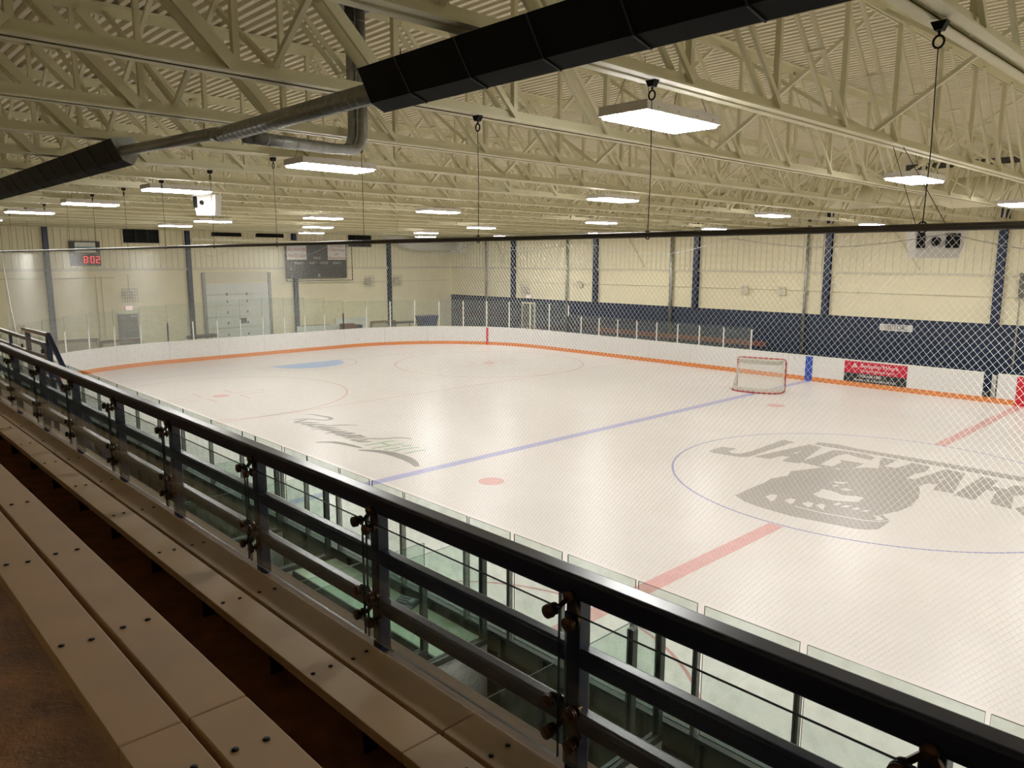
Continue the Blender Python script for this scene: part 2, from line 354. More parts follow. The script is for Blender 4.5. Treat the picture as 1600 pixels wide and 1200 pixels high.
GREY= [[(-4.0,-0.58),(-4.01,0.07),(-3.63,0.18),(-3.6,-0.07),(-3.64,-0.24),(-3.41,-0.35),(-3.27,-0.24),(-3.21,0.17),(-3.26,2.06),(-2.9,2.03),(-2.96,-0.37),(-3.13,-0.55),(-3.8,-0.7)],[(-2.88,-0.24),(-2.5,2.07),(-2.11,1.98),(-1.77,-0.03),(-2.17,-0.15),(-2.24,0.43),(-2.44,0.3),(-2.49,-0.17)],[(-1.82,0.11),(-1.77,1.93),(-1.56,2.04),(-0.99,2.12),(-0.71,1.96),(-0.66,1.6),(-1.01,1.64),(-1.37,1.79),(-1.45,1.36),(-1.36,0.24),(-1.09,0.29),(-1.08,0.83),(-1.22,1.07),(-0.9,1.12),(-0.65,1.14),(-0.64,0.55),(-0.76,0.29),(-1.21,0.04)],[(-2.41,2.17),(-2.43,2.5),(-1.96,2.65),(-1.39,2.56),(0.74,2.68),(2.41,2.66),(3.15,2.61),(3.23,2.18),(2.51,2.2),(0.87,2.26),(-1.25,2.22),(-2.17,2.16)],[(-1.51,-3.53),(-1.54,-2.86),(-1.54,-2.22),(-1.6,-1.8),(-1.45,-1.26),(-1.58,-0.88),(-1.21,0.03),(-0.75,0.28),(-0.51,0.78),(-0.23,0.95),(-0.6,2.07),(-0.19,2.11),(-0.22,1.22),(0.05,1.3),(0.12,1.72),(0.14,2.09),(0.58,2.07),(0.67,1.49),(0.56,1.12),(0.54,0.58),(0.7,0.57),(0.86,1.63),(0.92,2.09),(1.37,1.98),(1.68,0.06),(1.28,0.02),(1.21,0.57),(1.02,0.43),(0.97,0.09),(1.13,-0.31),(1.27,-0.8),(1.37,-1.51),(1.31,-2.04),(1.16,-2.53),(1.42,-2.78),(1.44,-3.44),(1.3,-3.62),(1.1,-3.74),(0.54,-3.83),(-0.04,-3.93),(-0.74,-3.88),(-1.15,-3.77)],[(1.72,2.03),(2.08,1.86),(2.1,1.29),(2.39,1.26),(2.42,1.75),(2.72,1.81),(2.87,1.14),(2.63,0.85),(2.84,-0.23),(2.43,-0.13),(2.28,0.92),(2.1,0.89),(2.14,-0.14),(1.72,-0.06)],[(2.86,-0.11),(2.99,0.17),(3.24,0.12),(3.2,0.47),(2.97,0.72),(2.83,1.87),(3.25,1.87),(3.28,1.36),(3.09,1.37),(3.11,0.98),(3.36,0.74),(3.51,-0.33),(3.17,-0.6)]]
WHITE= [[(-1.01,-3.16),(-1.01,-2.88),(-0.88,-2.86),(-0.77,-3.21),(-0.76,-3.36)],[(-0.61,-3.1),(-0.6,-2.86),(-0.47,-2.85),(-0.39,-3.14),(-0.41,-3.23)],[(-0.26,-3.03),(-0.24,-2.8),(-0.11,-2.82),(-0.03,-3.03),(-0.05,-3.17)],[(-0.01,-2.91),(0.01,-2.71),(0.12,-2.77),(0.23,-3.09),(0.16,-3.07)],[(-0.4,-2.2),(-0.39,-1.9),(-0.44,-1.71),(-0.19,-1.7),(0.09,-1.83),(0.32,-1.67),(0.47,-1.68),(0.5,-2.07),(0.35,-2.18),(0.09,-2.35),(-0.24,-2.34)],[(0.21,-2.63),(0.22,-2.43),(0.31,-2.4),(0.31,-2.59)],[(0.38,-2.64),(0.42,-2.45),(0.51,-2.42),(0.48,-2.6)],[(0.6,-2.64),(0.62,-2.45),(0.7,-2.44),(0.71,-2.58)],[(0.78,-2.6),(0.84,-2.44),(0.91,-2.46),(0.86,-2.6)],[(-0.52,-0.95),(-0.38,-0.88),(-0.22,-0.75),(-0.28,-1.0),(-0.4,-1.06)],[(-0.39,-1.29),(-0.35,-1.18),(-0.25,-1.19),(-0.32,-1.35)],[(-0.15,-1.43),(-0.08,-1.26),(0.08,-1.32),(-0.01,-1.47)],[(-0.28,-3.32),(0.31,-3.32),(1.06,-3.15),(1.28,-3.02),(1.41,-2.79),(1.39,-2.76),(1.27,-2.97),(1.04,-3.1),(0.29,-3.27),(-0.29,-3.27)],[(1.04,-2.71),(1.15,-2.66),(1.29,-2.78),(1.27,-2.92),(1.18,-2.94),(1.19,-2.81)],[(-2.36,0.78),(-2.3,1.25),(-2.26,0.84)],[(1.11,0.85),(1.15,1.28),(1.17,0.94)],[(-0.96,0.11),(-0.92,0.25),(-0.8,0.15)]]
SG= [[(-11.96,-7.73),(-11.78,-7.49),(-11.51,-7.31),(-11.05,-7.21),(-10.56,-7.14)],[(-10.41,-7.33),(-10.0,-7.04),(-9.51,-6.9),(-8.83,-6.91),(-8.4,-7.01),(-8.04,-7.16)],[(-11.57,-6.83),(-11.36,-6.43),(-11.08,-6.16),(-10.88,-5.78),(-10.68,-5.61),(-10.45,-5.57)],[(-15.11,-6.76),(-14.97,-6.36),(-14.46,-6.12),(-14.37,-5.85),(-14.64,-5.73),(-15.02,-5.8),(-15.49,-5.9),(-15.59,-6.06)],[(-14.7,-6.94),(-14.81,-6.69),(-14.87,-6.38)],[(-14.67,-6.93),(-14.46,-6.64),(-14.18,-6.39)],[(-14.43,-6.83),(-14.22,-6.77),(-13.8,-6.36)],[(-14.05,-6.87),(-14.01,-6.62),(-13.78,-6.37)],[(-13.74,-6.87),(-13.66,-6.51),(-13.37,-5.99),(-13.06,-5.69)],[(-13.97,-6.84),(-13.58,-6.69),(-13.25,-6.34)],[(-13.51,-7.0),(-13.33,-6.66),(-13.19,-6.31)],[(-13.23,-6.85),(-13.11,-6.63),(-12.89,-6.35)],[(-13.27,-6.8),(-12.85,-6.64),(-12.58,-6.37)],[(-12.74,-7.0),(-12.73,-6.65),(-12.56,-6.35)],[(-12.66,-6.82),(-12.5,-6.59),(-12.2,-6.34)],[(-12.48,-6.83),(-12.27,-6.59),(-12.15,-6.33)],[(-12.39,-6.85),(-12.05,-6.66),(-11.88,-6.3)],[(-12.1,-6.83),(-11.97,-6.58),(-11.65,-6.35)],[(-11.88,-6.89),(-11.87,-6.58),(-11.8,-6.35)],[(-11.77,-6.86),(-11.66,-6.57),(-11.59,-6.32)],[(-11.59,-6.85),(-11.33,-6.78),(-11.26,-6.5)],[(-11.25,-6.86),(-11.1,-6.7),(-10.97,-6.56)]]
HG= [[(-10.71,-6.95),(-10.71,-6.56),(-10.65,-6.01)],[(-10.32,-6.99),(-10.26,-6.57),(-10.21,-6.02)],[(-10.65,-6.44),(-10.38,-6.43),(-10.26,-6.38)],[(-9.99,-6.82),(-9.95,-6.59),(-9.91,-6.36)],[(-9.99,-6.24),(-9.87,-5.99)],[(-9.68,-6.72),(-9.68,-6.3),(-9.55,-5.97)],[(-9.3,-6.67),(-9.27,-6.34),(-9.22,-6.01)]]

for i, q in enumerate(GREY): mark(MB().flat(q, Z1+.00003*i), 'logo_lettering' if i != 4 else 'logo_cat_head', 'logo_grey', 'grey slanted logo lettering' if i != 4 else 'grey roaring cat head of the logo')
for q in WHITE: mark(MB().flat(q, Z3), 'logo_patch', 'ice_paint', 'white patch inside the grey logo')
def smooth(pts, n=6):
    out = []
    for i in range(len(pts)-1):
        p0 = pts[max(i-1,0)]; p1 = pts[i]; p2 = pts[i+1]; p3 = pts[min(i+2, len(pts)-1)]
        for k in range(n):
            t = k/n
            out.append(tuple(.5*((2*p1[j])+(-p0[j]+p2[j])*t+(2*p0[j]-5*p1[j]+4*p2[j]-p3[j])*t*t+(-p0[j]+3*p1[j]-3*p2[j]+p3[j])*t**3) for j in (0,1)))
    return out+[pts[-1]]
for i, q in enumerate(SG):
    s_ = smooth(q); wd = (.2, .3, .13)[i] if i < 3 else .13
    b = MB(); n = len(s_); b.ribbon(s_, [max(.02, wd*(.35+.65*math.sin(PI*(k+.5)/n))) for k in range(n)], Z1+.00003*i)
    mark(b, 'script_stroke', 'script_grey')
for i, q in enumerate(HG): mark(MB().ribbon(smooth(q), .11, Z1+.00004*i), 'script_stroke', 'logo_green', 'pale green stroke')

# ---------------------------------------------------------------- dasher boards and glass
LS = 10-(XE+RC); LC = RC*PI/2; LE = 2*(W-RC)
def path(s):                                   # point on the ice edge, tangent, outward normal
    if s < LS: return Vector((10-s, W, 0)), Vector((-1,0,0)), Vector((0,1,0))
    s -= LS
    if s < LC:
        a = PI/2+s/RC; n = Vector((math.cos(a), math.sin(a), 0)); return Vector((XE+RC, W-RC, 0))+n*RC, Vector((-n.y, n.x, 0)), n
    s -= LC
    if s < LE: return Vector((XE, W-RC-s, 0)), Vector((0,-1,0)), Vector((-1,0,0))
    s -= LE
    if s < LC:
        a = PI+s/RC; n = Vector((math.cos(a), math.sin(a), 0)); return Vector((XE+RC, -W+RC, 0))+n*RC, Vector((-n.y, n.x, 0)), n
    s -= LC
    return Vector((XE+RC+s, -W, 0)), Vector((1,0,0)), Vector((0,-1,0))
S_NEAR = LS+2*LC+LE
def sX(x, near=False): return S_NEAR+(x-(XE+RC)) if near else 10-x
def strip(mb, s0, s1, o0, o1, z0, z1):
    n = 1 if (s1 <= LS or s0 >= S_NEAR or (s0 >= LS+LC and s1 <= LS+LC+LE)) else max(1, int((s1-s0)/.4))
    vs = []
    for i in range(n+1):
        q, t, nn = path(s0+(s1-s0)*i/n)
        for o, z in ((o0, z0), (o1, z0), (o1, z1), (o0, z1)): vs.append(q+nn*o+Vector((0,0,z)))
    fs = [(3,2,1,0), tuple(4*n+k for k in range(4))]
    for i in range(n):
        for k in range(4): fs.append((4*i+k, 4*i+(k+1)%4, 4*i+4+(k+1)%4, 4*i+4+k))
    return mb.add(vs, fs)
HB0 = 1.03; HB = HB0; HN = 1.17
def board(s0, s1, label, group, near=False, extra=None, name='dasher_board'):
    g = .004; HB = HN if near else HB0
    t = thing(name, label, 'board', (0,0,0), 0, group)
    b = MB().use('board_white'); strip(b, s0+g, s1-g, 0, .012, .0, HB); b.use('board_back'); strip(b, s0+g, s1-g, .0121, .07, .0, HB-.01); b.build('face_panel', None, t)
    b = MB(); strip(b, s0+g, s1-g, -.012, 0, .0, .185); b.build('kick_plate', 'orange', t)
    b = MB(); strip(b, s0, s1, -.004, .13, HB, HB+.03); b.build('cap_rail', 'cap_grey' if near else 'white_metal', t)
    if near:
        b = MB(); k = s0+.03
        while k < s1: strip(b, k, k+.05, .07, .13, 0, HB); k += .6
        strip(b, s0+g, s1-g, .07, .11, .86, .94); b.build('frame', 'cap_grey', t)
    return t
G_B = 'dasher boards around the rink'
k = 0
far = [10, 7.5, 5, 2.5, -.75]
for i in range(4):
    board(sX(far[i]), sX(far[i+1]), 'white dasher board along the far side, %s to the right of the gate opening' % ORD[3-i], G_B)
far2 = [-1.19, -3.755, -6.145, -8.56, -10.98, -13.4, -15.82, -18.24, -20.66, XE+RC]
names2 = ['white dasher board between the dark gate opening and the red advert', 'white dasher board carrying the red and black paint shop advert', 'white dasher board with the blue stripe beside the red advert']
BD = {}
for i in range(len(far2)-1):
    lb = names2[i] if i < 3 else 'white dasher board along the far side, %s to the left of the blue stripe' % ORD[i-3]
    BD[i] = board(sX(far2[i]), sX(far2[i+1]), lb, G_B)
def brk(a, bq, n): return [a+(bq-a)*i/n for i in range(n+1)]
for seg, n, nm in (((LS, LS+LC), 5, 'curved white dasher board in the far corner, %s from the far side'), ((LS+LC, LS+LC+LE), 4, 'white dasher board across the rink end, %s from the far corner'), ((LS+LC+LE, S_NEAR), 5, 'curved white dasher board in the near corner, %s from the rink end')):
    q = brk(seg[0], seg[1], n)
    for i in range(n): BD[nm[:10]+str(i)] = board(q[i], q[i+1], nm % ORD[i], G_B)
q = brk(S_NEAR, sX(10, True), 14)
for i in range(14): board(q[i], q[i+1], 'grey backed dasher board on the bleacher side, %s from the near corner' % ORD[i], G_B, True)
# painted stripes on the boards
def stripe(x0, x1, m, parent, name, z0=0., near=False):
    b = MB(); strip(b, min(sX(x0, near), sX(x1, near)), max(sX(x0, near), sX(x1, near)), -.016, -.0125 if z0 < .1 else -.001, z0, HB+.001); return b.build(name, m, parent)
stripe(-7.47, -7.77, 'stripe_blue', BD[2], 'blue_stripe')
stripe(-.16, .2, 'stripe_red', [o for o in bpy.data.objects if o.get('label','').endswith('first to the right of the gate opening')][0], 'red_stripe')
sg = LS + RC*math.asin((XE+RC+26.82)/RC)
b = MB(); strip(b, sg-.07, sg+.07, -.016, -.012, 0, HB); b.build('red_stripe', 'stripe_red', [o for o in bpy.data.objects if 'far corner, third' in o.get('label','') or 'far corner, second' in o.get('label','')][0])
# kick plate sill across the open gate and its half-open door
t = thing('rink_gate', 'open gate in the far boards with a grey door leaf beside the red stripe', 'gate', (0,0,0))
b = MB(); strip(b, sX(-.75), sX(-1.19), -.012, .07, 0, .185); b.build('sill', 'orange', t)
MB().beam((-.76, W+.03, .56), (-1.0, W+.33, .56), .03, .82, (.78,.62,0)).build('door_leaf', 'white_metal', t)
MB().box(-.80, -.755, W, W+.07, .185, HB).build('jamb', 'cap_grey', t)
# advert
t = thing('advert_board', 'red and black paint shop advert fixed on the far dasher board', 'advert', (-4.95, W-.006, 0))
MB().box(-1.19, 1.19, -.004, .004, .545, 1.015).build('red_panel', 'sign_red', t)
MB().box(-1.19, 1.19, -.004, .004, .19, .545).build('black_panel', 'sign_black', t)
RX = (PI/2, 0, 0)
text('Benjamin Moore', .215, (.16, -.008, .855), RX, 'sign_white', 'lettering', t, 1.0, .003)
text('North Hill Paints & Decor', .12, (.1, -.008, .655), RX, 'sign_white', 'lettering', t, 1.0, .001)
text('905-660-5900', .15, (-.15, -.008, .445), RX, 'sign_white', 'lettering', t, 1.0, .002)
text('Bathurst St & Rutherford Rd', .13, (0, -.008, .29), RX, 'sign_white', 'lettering', t, 1.0, .002)
b = MB(); b.prism([(-.90, -.010, .77), (-.68, -.010, .77), (-.79, -.010, .96)], (0,.003,0)); b.build('triangle_mark', 'sign_white', t)
b = MB(); b.prism([(-.84, -.0125, .79), (-.80, -.0125, .79), (-.80, -.0125, .86), (-.82, -.0125, .86)], (0,.002,0)).prism([(-.78, -.0125, .79), (-.74, -.0125, .79), (-.76, -.0125, .84), (-.78, -.0125, .84)], (0,.002,0)); b.build('triangle_mark', 'sign_red', t)

def pane(p0, p1, z0, z1, label, group, m='rink_glass', th=.012, edge='glass_edge', name='glass_shield', cat='rink glass', parent=None):
    p0 = Vector(p0); p1 = Vector(p1); d = (p1-p0); L_ = d.length; d.normalize(); n = Vector((-d.y, d.x, 0))*th/2
    vs = []
    for q in (p0, p1):
        for sgn in (-1, 1):
            for z in (z0, z1): vs.append(q+n*sgn+Vector((0,0,z)))
    b = MB().use(m).add(vs, [(0,1,5,4), (2,6,7,3)]); b.use(edge).add(vs, [(0,2,3,1), (4,5,7,6), (1,3,7,5), (0,4,6,2)])
    o = b.build(name, None, parent)
    if not parent: tag(o, label, cat, group)
    elif label: o['label'] = label
    return o
def post(x, y, z0, z1, label, group, m, w=.05, parent=None, name='glass_post'):
    b = MB().use(m).box(x-w/2, x-w/6, y-w/2, y+w/2, z0, z1).box(x+w/6, x+w/2, y-w/2, y+w/2, z0, z1).box(x-w/6, x+w/6, y-w/3, y+w/3, z0, z1)
    o = b.build(name, None, parent)
    if not parent: tag(o, label, 'post', group)
    return o
OG = .065
def pt(s, o=OG): q, t_, n = path(s); return q+n*o
def glass_run(ss, zt, lab, plab, gm, pm, pz, gaps=None, zb=HB+.03, po=OG, pw=.05):
    for i in range(len(ss)-1):
        g0 = (gaps or {}).get(i, .012)/2; g1 = (gaps or {}).get(i+1, .012)/2
        pane(pt(ss[i]+g0), pt(ss[i+1]-g1), zb, zt[i] if isinstance(zt, list) else zt, lab % ORD[i], 'glass panes above the boards', gm)
    for i in range(len(ss)):
        q = pt(ss[i], po); post(q.x, q.y, zb, pz[i] if isinstance(pz, list) else pz, plab % ORD[i], 'glass stanchions', pm, pw)
bx = [-10.35, -11.73, -13.01, -14.21, -15.43, -16.64, -17.86, -19.1, -20.35, -21.28]
glass_run([sX(x) for x in bx], 2.03, 'low clear glass pane before the far players bench, %s from its right end', 'white post of the low bench glass, %s from its right end', 'end_glass', 'white_metal', 1.97)
s0 = sX(-21.28); s1 = LS+LC
n = 10
hs = [2.66+.03*i/n for i in range(n)]
glass_run(brk(s0, s1, n), [2.62]*n, 'tall clear glass pane rounding the far corner, %s from the bench glass', 'white glass post rounding the far corner, %s from the bench glass', 'end_glass', 'white_metal', [2.55]*(n-1)+[2.3, 1.95])
glass_run(brk(s1, s1+LE, 8), [2.72, 2.85, 2.95, 2.98, 2.98, 2.95, 2.9, 2.85], 'clear glass pane behind the goal end, %s from the far corner', 'short white glass post behind the goal end, %s from the far corner', 'end_glass', 'white_metal', [1.95]+[1.95]*8)
glass_run(brk(s1+LE, S_NEAR, 10), [2.8, 2.72, 2.65, 2.6, 2.55, 2.5, 2.45, 2.4, 2.35, 2.31], 'clear glass pane rounding the near corner, %s from the goal end', 'short white glass post rounding the near corner, %s from the goal end', 'end_glass', 'white_metal', 1.95)
nx = [XE+RC]+[-21.8, -20.5, -19.15, -17.8, -16.45, -15.1, -13.8]+[-12.49, -11.16, -9.84, -8.57, -7.36, -6.10, -4.88, -4.42, -3.51, -2.81, -1.955, -1.215, -.515, .648, 1.33, 2.045, 2.877, 3.506, 4.35, 5.506, 6.75, 8.0, 9.25]
gp = {-4.42:.03, -3.51:.07, -1.955:.035, -1.215:.06, -.515:.03, .648:.03, 1.33:.06, 2.045:.075, 2.877:.03, 3.506:.065, 4.35:.055, 5.506:.03}
glass_run([sX(x, True) for x in nx], 2.315, 'green tinted glass pane on the near boards, %s counting from the near corner', 'grey glass post on the near boards, %s counting from the near corner', 'rink_glass', 'galvanized', 2.06, {i: gp.get(x, .012) for i, x in enumerate(nx)}, zb=HN+.03, po=.10, pw=.045)

# ---------------------------------------------------------------- boxes between stands and boards
def divider(x, y0, y1, zt, label, ypost, solid=True):
    t = thing('box_divider', label, 'partition', (x, 0, 0), 0, 'glass partitions between the penalty boxes')
    pane((0, y0, 0), (0, y1, 0), 1.13, zt, None, None, 'rink_glass', .012, 'glass_edge', 'glass_panel', parent=t)
    MB().box(-.04, .04, y1, y0, 1.07, 1.13).build('frame', 'cap_grey', t)
    if solid: MB().box(-.03, .03, y1, y0, -.05, 1.07).build('lower_panel', 'board_white', t)
    for yp in ypost: post(0, yp, 1.13, 2.02 if yp > -13.1 else 1.85 if yp < -13.5 else 2.19, None, None, 'cap_grey', .06, t, 'post')
divider(1.04, -12.99, -15.3, 2.25, 'glass partition at the right end of the timekeeper counter', [-13.02])
divider(3.23, -12.99, -15.3, 2.25, 'glass partition on white base at right of the white penalty box', [-13.02, -13.4])
divider(.80, -13.58, -15.3, 2.25, 'short glass partition ending beside the desk console', [-13.6], False)
divider(-2.08, -12.99, -15.3, 2.25, 'glass partition at the left end of the timekeeper counter', [-13.02])
divider(-3.47, -12.99, -14.4, 2.25, 'glass partition farthest left among the boxes', [-13.02])
t = thing('counter', 'pale green timekeeper counter behind the near glass', 'counter', (0,0,0))
MB().box(-2.0, .985, -13.56, -12.96, 1.045, 1.08).build('worktop', 'counter', t, bevel=.004)
b = MB()
for x in (-1.9, -.5, .9): b.box(x-.03, x+.03, -13.5, -13.05, -.05, 1.045)
b.build('support', 'cap_grey', t)
MB().box(-2.0, .985, -13.58, -13.56, 1.0, 1.085).build('edging', 'cap_grey', t)
t = thing('desk_console', 'blue desk console with grey keys on the timekeeper counter', 'console', (-.22, -13.09, 1.08), .35)
MB().prism([(-.13,-.09,0), (-.13,.09,0), (-.13,.09,.065), (-.13,-.06,.03), (-.13,-.09,.02)], (.26,0,0)).build('body', 'phone_blue', t, bevel=.006)
for i in range(3):
    for j in range(4):
        MB().box(-.09+.032*j, -.065+.032*j, -.05+.035*i, -.03+.035*i, .042+.0105*i, .058+.0105*i).build('key', 'key_grey', t)
MB().box(.05, .11, -.04, .06, .05, .07).build('display', 'key_grey', t)
t = thing('bench_box', 'white penalty box bench between two glass partitions', 'bench', (0,0,0))
MB().box(1.1, 3.18, -14.6, -14.2, .42, .46).build('seat', 'board_white', t); MB().box(1.15, 3.1, -14.5, -14.4, -.05, .42).build('support', 'cap_grey', t)
# players bench on the far side
t = thing('players_bench', 'long dark players bench behind the low far glass', 'bench', (0,0,0))
MB().box(-21, -10.7, 14.2, 14.6, .62, .67).build('seat', 'dark_grey', t)
b = MB()
for i in range(9): b.box(-20.8+i*1.24, -20.72+i*1.24, 14.25, 14.55, -.05, .62)
b.build('support', 'cap_grey', t)
MB().box(-21, -10.7, 14.9, 14.95, 1.0, 1.25).build('backrest', 'rust_frame', t)

# ---------------------------------------------------------------- safety netting
t = thing('safety_netting', 'grey chain link safety netting hanging above the near glass', 'netting', (0,0,0))
X0, X1, Z0_, Z1_ = -22.0, 9.3, 2.33, 5.19; YN = -12.85
b = MB(); PX = .042; SL = 1.19; Hh = (Z1_-Z0_); r = .0010
nn = int((X1-X0+Hh/SL)/PX)
def wire(b, xa, za, xb, zb, y):
    d = Vector((xb-xa, 0, zb-za)).normalized(); a = Vector((0,1,0)); c = d.cross(a)
    vs = []
    for q in (Vector((xa, y, za)), Vector((xb, y, zb))):
        for k in range(3): an = 2*PI*k/3+PI; vs.append(q+(a*math.cos(an)+c*math.sin(an))*r)
    b.add(vs, [(0,1,4,3), (1,2,5,4), (2,0,3,5)])
for sgn, yo in ((1, .0015), (-1, -.0015)):
    for i in range(nn):
        xb_ = X0-Hh/SL+i*PX; xa, za, xc, zc = xb_, Z0_, xb_+Hh/SL, Z1_
        if xa < X0: za = Z0_+(X0-xa)*SL; xa = X0
        if xc > X1: zc = Z0_+(X1-xb_)*SL; xc = X1
        if xc-xa < .02: continue
        if sgn > 0: wire(b, xa, za, xc, zc, YN+yo)
        else: wire(b, X0+X1-xa, za, X0+X1-xc, zc, YN+yo)
me = bpy.data.meshes.new('mesh'); me.from_pydata(b.v, [], b.f); me.materials.append(M['net_wire'])
o = bpy.data.objects.new('mesh', me); C.objects.link(o); o.parent = t
MB().tube([(X0-1, YN, 5.21), (X1+.5, YN, 5.21)], .024, 10).build('top_pipe', 'net_pipe', t, True)
b = MB()
for i in range(22):
    xa = X0+i*(X1-X0)/22; xb = xa+(X1-X0)/22
    b.tube([(xa+(xb-xa)*k/8, YN-.02, 5.17-.12*math.sin(PI*k/8)*(1 if i % 2 else .6)) for k in range(9)], .002, 4)
b.build('lacing_cable', 'net_wire', t)
b = MB(); b.tube([(X0-.02, YN, 5.2), (X0+.15, YN, 4.6), (X0+.5, YN, 3.6), (X0+1.1, YN, 2.4)], .02, 6); b.build('edge_rope', 'white_metal', t, True)
for i, x in enumerate([6.98, 4.88, 2.85, .8, -1.26, -3.46, -5.6, -7.72, -9.8, -11.9, -14.0, -16.1, -18.2, -20.3]):
    h = thing('net_hanger', 'black hook and wire holding the netting pipe, %s from the photo right' % ORD[i], 'hanger', (x, YN, 5.21), 0, 'netting hangers')
    MB().tube([(0,0,.02), (.01,0,.45), (0,0,1.02)], .0035, 5).build('wire', 'black_metal', h)
    b = MB().tube([(.03*math.cos(a), 0, 1.06+.035*math.sin(a)) for a in [2*PI*k/12 for k in range(12)]], .007, 6, True)
    b.prism([(-.045,-.03,1.17), (.045,-.03,1.17), (.02,-.03,1.12), (-.02,-.03,1.12)], (0,.06,0)).tube([(0,0,1.09), (0,0,1.13)], .008, 6)
    b.build('hook', 'black_metal', h)
    MB().tube([(.028*math.cos(a), 0, .035*math.sin(a)) for a in [2*PI*k/10 for k in range(10)]], .005, 5, True).build('clamp', 'black_metal', h)

# ---------------------------------------------------------------- hockey goals
def goal(name, label, loc, rz, red='goal_red', mesh='goal_mesh', group=None):
    t = thing(name, label, 'hockey goal', loc, rz, group)
    for sx in (-1, 1): MB().tube([(sx*.915,0,.03), (sx*.915,0,1.12), (sx*.885,0,1.2), (sx*.8,0,1.22)], .03, 10).build('post', red, t, True)
    MB().tube([(-.8,0,1.22), (.8,0,1.22)], .03, 10).build('crossbar', red, t, True)
    base = [(-.915, 0), (-.96, .35), (-.9, .75), (-.62, 1.02), (0, 1.12), (.62, 1.02), (.9, .75), (.96, .35), (.915, 0)]
    bs = smooth(base, 4)
    MB().tube([(x, y, .03) for x, y in bs], .026, 8).build('base_frame', red, t, True)
    b = MB().use(mesh); vs = []
    for x, y in bs: vs += [(x*.985, y*.985, .03), (x*.975, y*.97, .2)]
    b.add(vs, [(2*i, 2*i+2, 2*i+3, 2*i+1) for i in range(len(bs)-1)]); b.build('skirt', None, t)
    top = smooth([(-.83, 0), (-.8, .3), (-.5, .52), (0, .56), (.5, .52), (.8, .3), (.83, 0)], 5)
    MB().tube([(x, y, 1.2) for x, y in top], .018, 6).build('top_frame', mesh, t, True)
    b = MB(); vs = []
    for x, y in top: vs += [(x, y, 1.2), (x*.97, y*.97, 1.05)]
    b.add(vs, [(2*i, 2*i+2, 2*i+3, 2*i+1) for i in range(len(top)-1)]); b.build('top_skirt', mesh, t)
    # netting: curtain between the top and base curves
    NU, NV = 56, 26; vs = []
    def at(c, u):
        q = u*(len(c)-1); i = min(int(q), len(c)-2); f = q-i; return (c[i][0]*(1-f)+c[i+1][0]*f, c[i][1]*(1-f)+c[i+1][1]*f)
    for j in range(NV+1):
        for i in range(NU+1):
            a = at(bs, i/NU); c = at(top, i/NU); v = j/NV
            bow = 1-.12*math.sin(PI*v)
            vs.append((a[0]*(1-v)+c[0]*v, (a[1]*(1-v)+c[1]*v)*bow, .08+1.1*v))
    b = MB().add(vs, [(j*(NU+1)+i, j*(NU+1)+i+1, (j+1)*(NU+1)+i+1, (j+1)*(NU+1)+i) for j in range(NV) for i in range(NU)])
    o = b.build('netting', mesh, t); wf = o.modifiers.new('wire', 'WIREFRAME'); wf.thickness = .009; wf.use_replace = True
    b = MB(); vs = []; 
    for j in range(9):
        for i in range(25):
            x = -.83+1.66*i/24; ym = .56*max(0, 1-abs(x/.84)**3)**.6
            vs.append((x, ym*j/8, 1.205))
    b.add(vs, [(j*25+i, j*25+i+1, (j+1)*25+i+1, (j+1)*25+i) for j in range(8) for i in range(24)])
    o = b.build('netting', mesh, t); wf = o.modifiers.new('wire', 'WIREFRAME'); wf.thickness = .009; wf.use_replace = True
    return t
goal('hockey_goal', 'red framed hockey goal with white net standing on the far blue line', (-7.95, 9.42, 0), math.atan2(-.962, .273)-PI/2)
goal('hockey_goal', 'rusty framed hockey goal stored behind the end glass by the exit door', (-33.6, -8.1, -.05), PI/2, 'rust_frame', 'tan_mesh', 'hockey goals stored behind the end glass')
goal('hockey_goal', 'small rust framed hockey goal in front of the stored goal near the exit', (-32.2, -6.6, -.05), PI/2, 'rust_frame', 'tan_mesh', 'hockey goals stored behind the end glass')
goal('hockey_goal', 'brown framed hockey goal stored left of the white sheet panels', (-33.3, 4.3, -.05), PI/2, 'rust_frame', 'tan_mesh', 'hockey goals stored behind the end glass')
goal('hockey_goal', 'tan netted hockey goal stored right of the white sheet panels', (-33.3, 9.0, -.05), PI/2, 'tan_mesh', 'tan_mesh', 'hockey goals stored behind the end glass')
tag(MB().box(-33.0, -32.9, 2.9, 6.3, -.05, 1.2).build('sheet_stack', 'door_white'), 'grey white sheet panel leaning behind the end glass, left of pair', 'panel', 'sheet panels behind the end glass')
tag(MB().prism([(-33.1,5.4,-.05), (-33.1,7.9,-.05), (-33.1,7.6,1.55), (-33.1,5.4,1.5)], (.1,0,0)).build('sheet_stack', 'door_white'), 'taller pale sheet panel leaning behind the end glass, right of pair', 'panel', 'sheet panels behind the end glass')
t = thing('equipment_cart', 'small brown and black equipment cart before the pale sheet panels', 'cart', (-32.4, 5.9, -.05))
MB().box(-.25, .25, -.45, .35, .35, 1.3).build('body', 'rust_frame', t, bevel=.03)
MB().box(-.2, .2, .4, .85, .3, 1.2).build('crate', 'dark_grey', t, bevel=.02)
for y in (-.4, .7):
    MB().disc((0, y, .18), (1,0,0), .18, .5).build('wheel', 'black_metal', t, True)
t = thing('blue_bin', 'flared blue plastic bin behind the end glass near the corner', 'bin', (-32.3, 11.6, -.05))
b = MB(); vs = []
for z, h in ((0, .32), (1.45, .62)):
    for i, j in ((-1,-1), (1,-1), (1,1), (-1,1)): vs.append((i*h*.7, j*h, z))
b.add(vs, [(3,2,1,0), (0,1,5,4), (1,2,6,5), (2,3,7,6), (3,0,4,7)]); b.build('tub', 'plastic_blue', t)
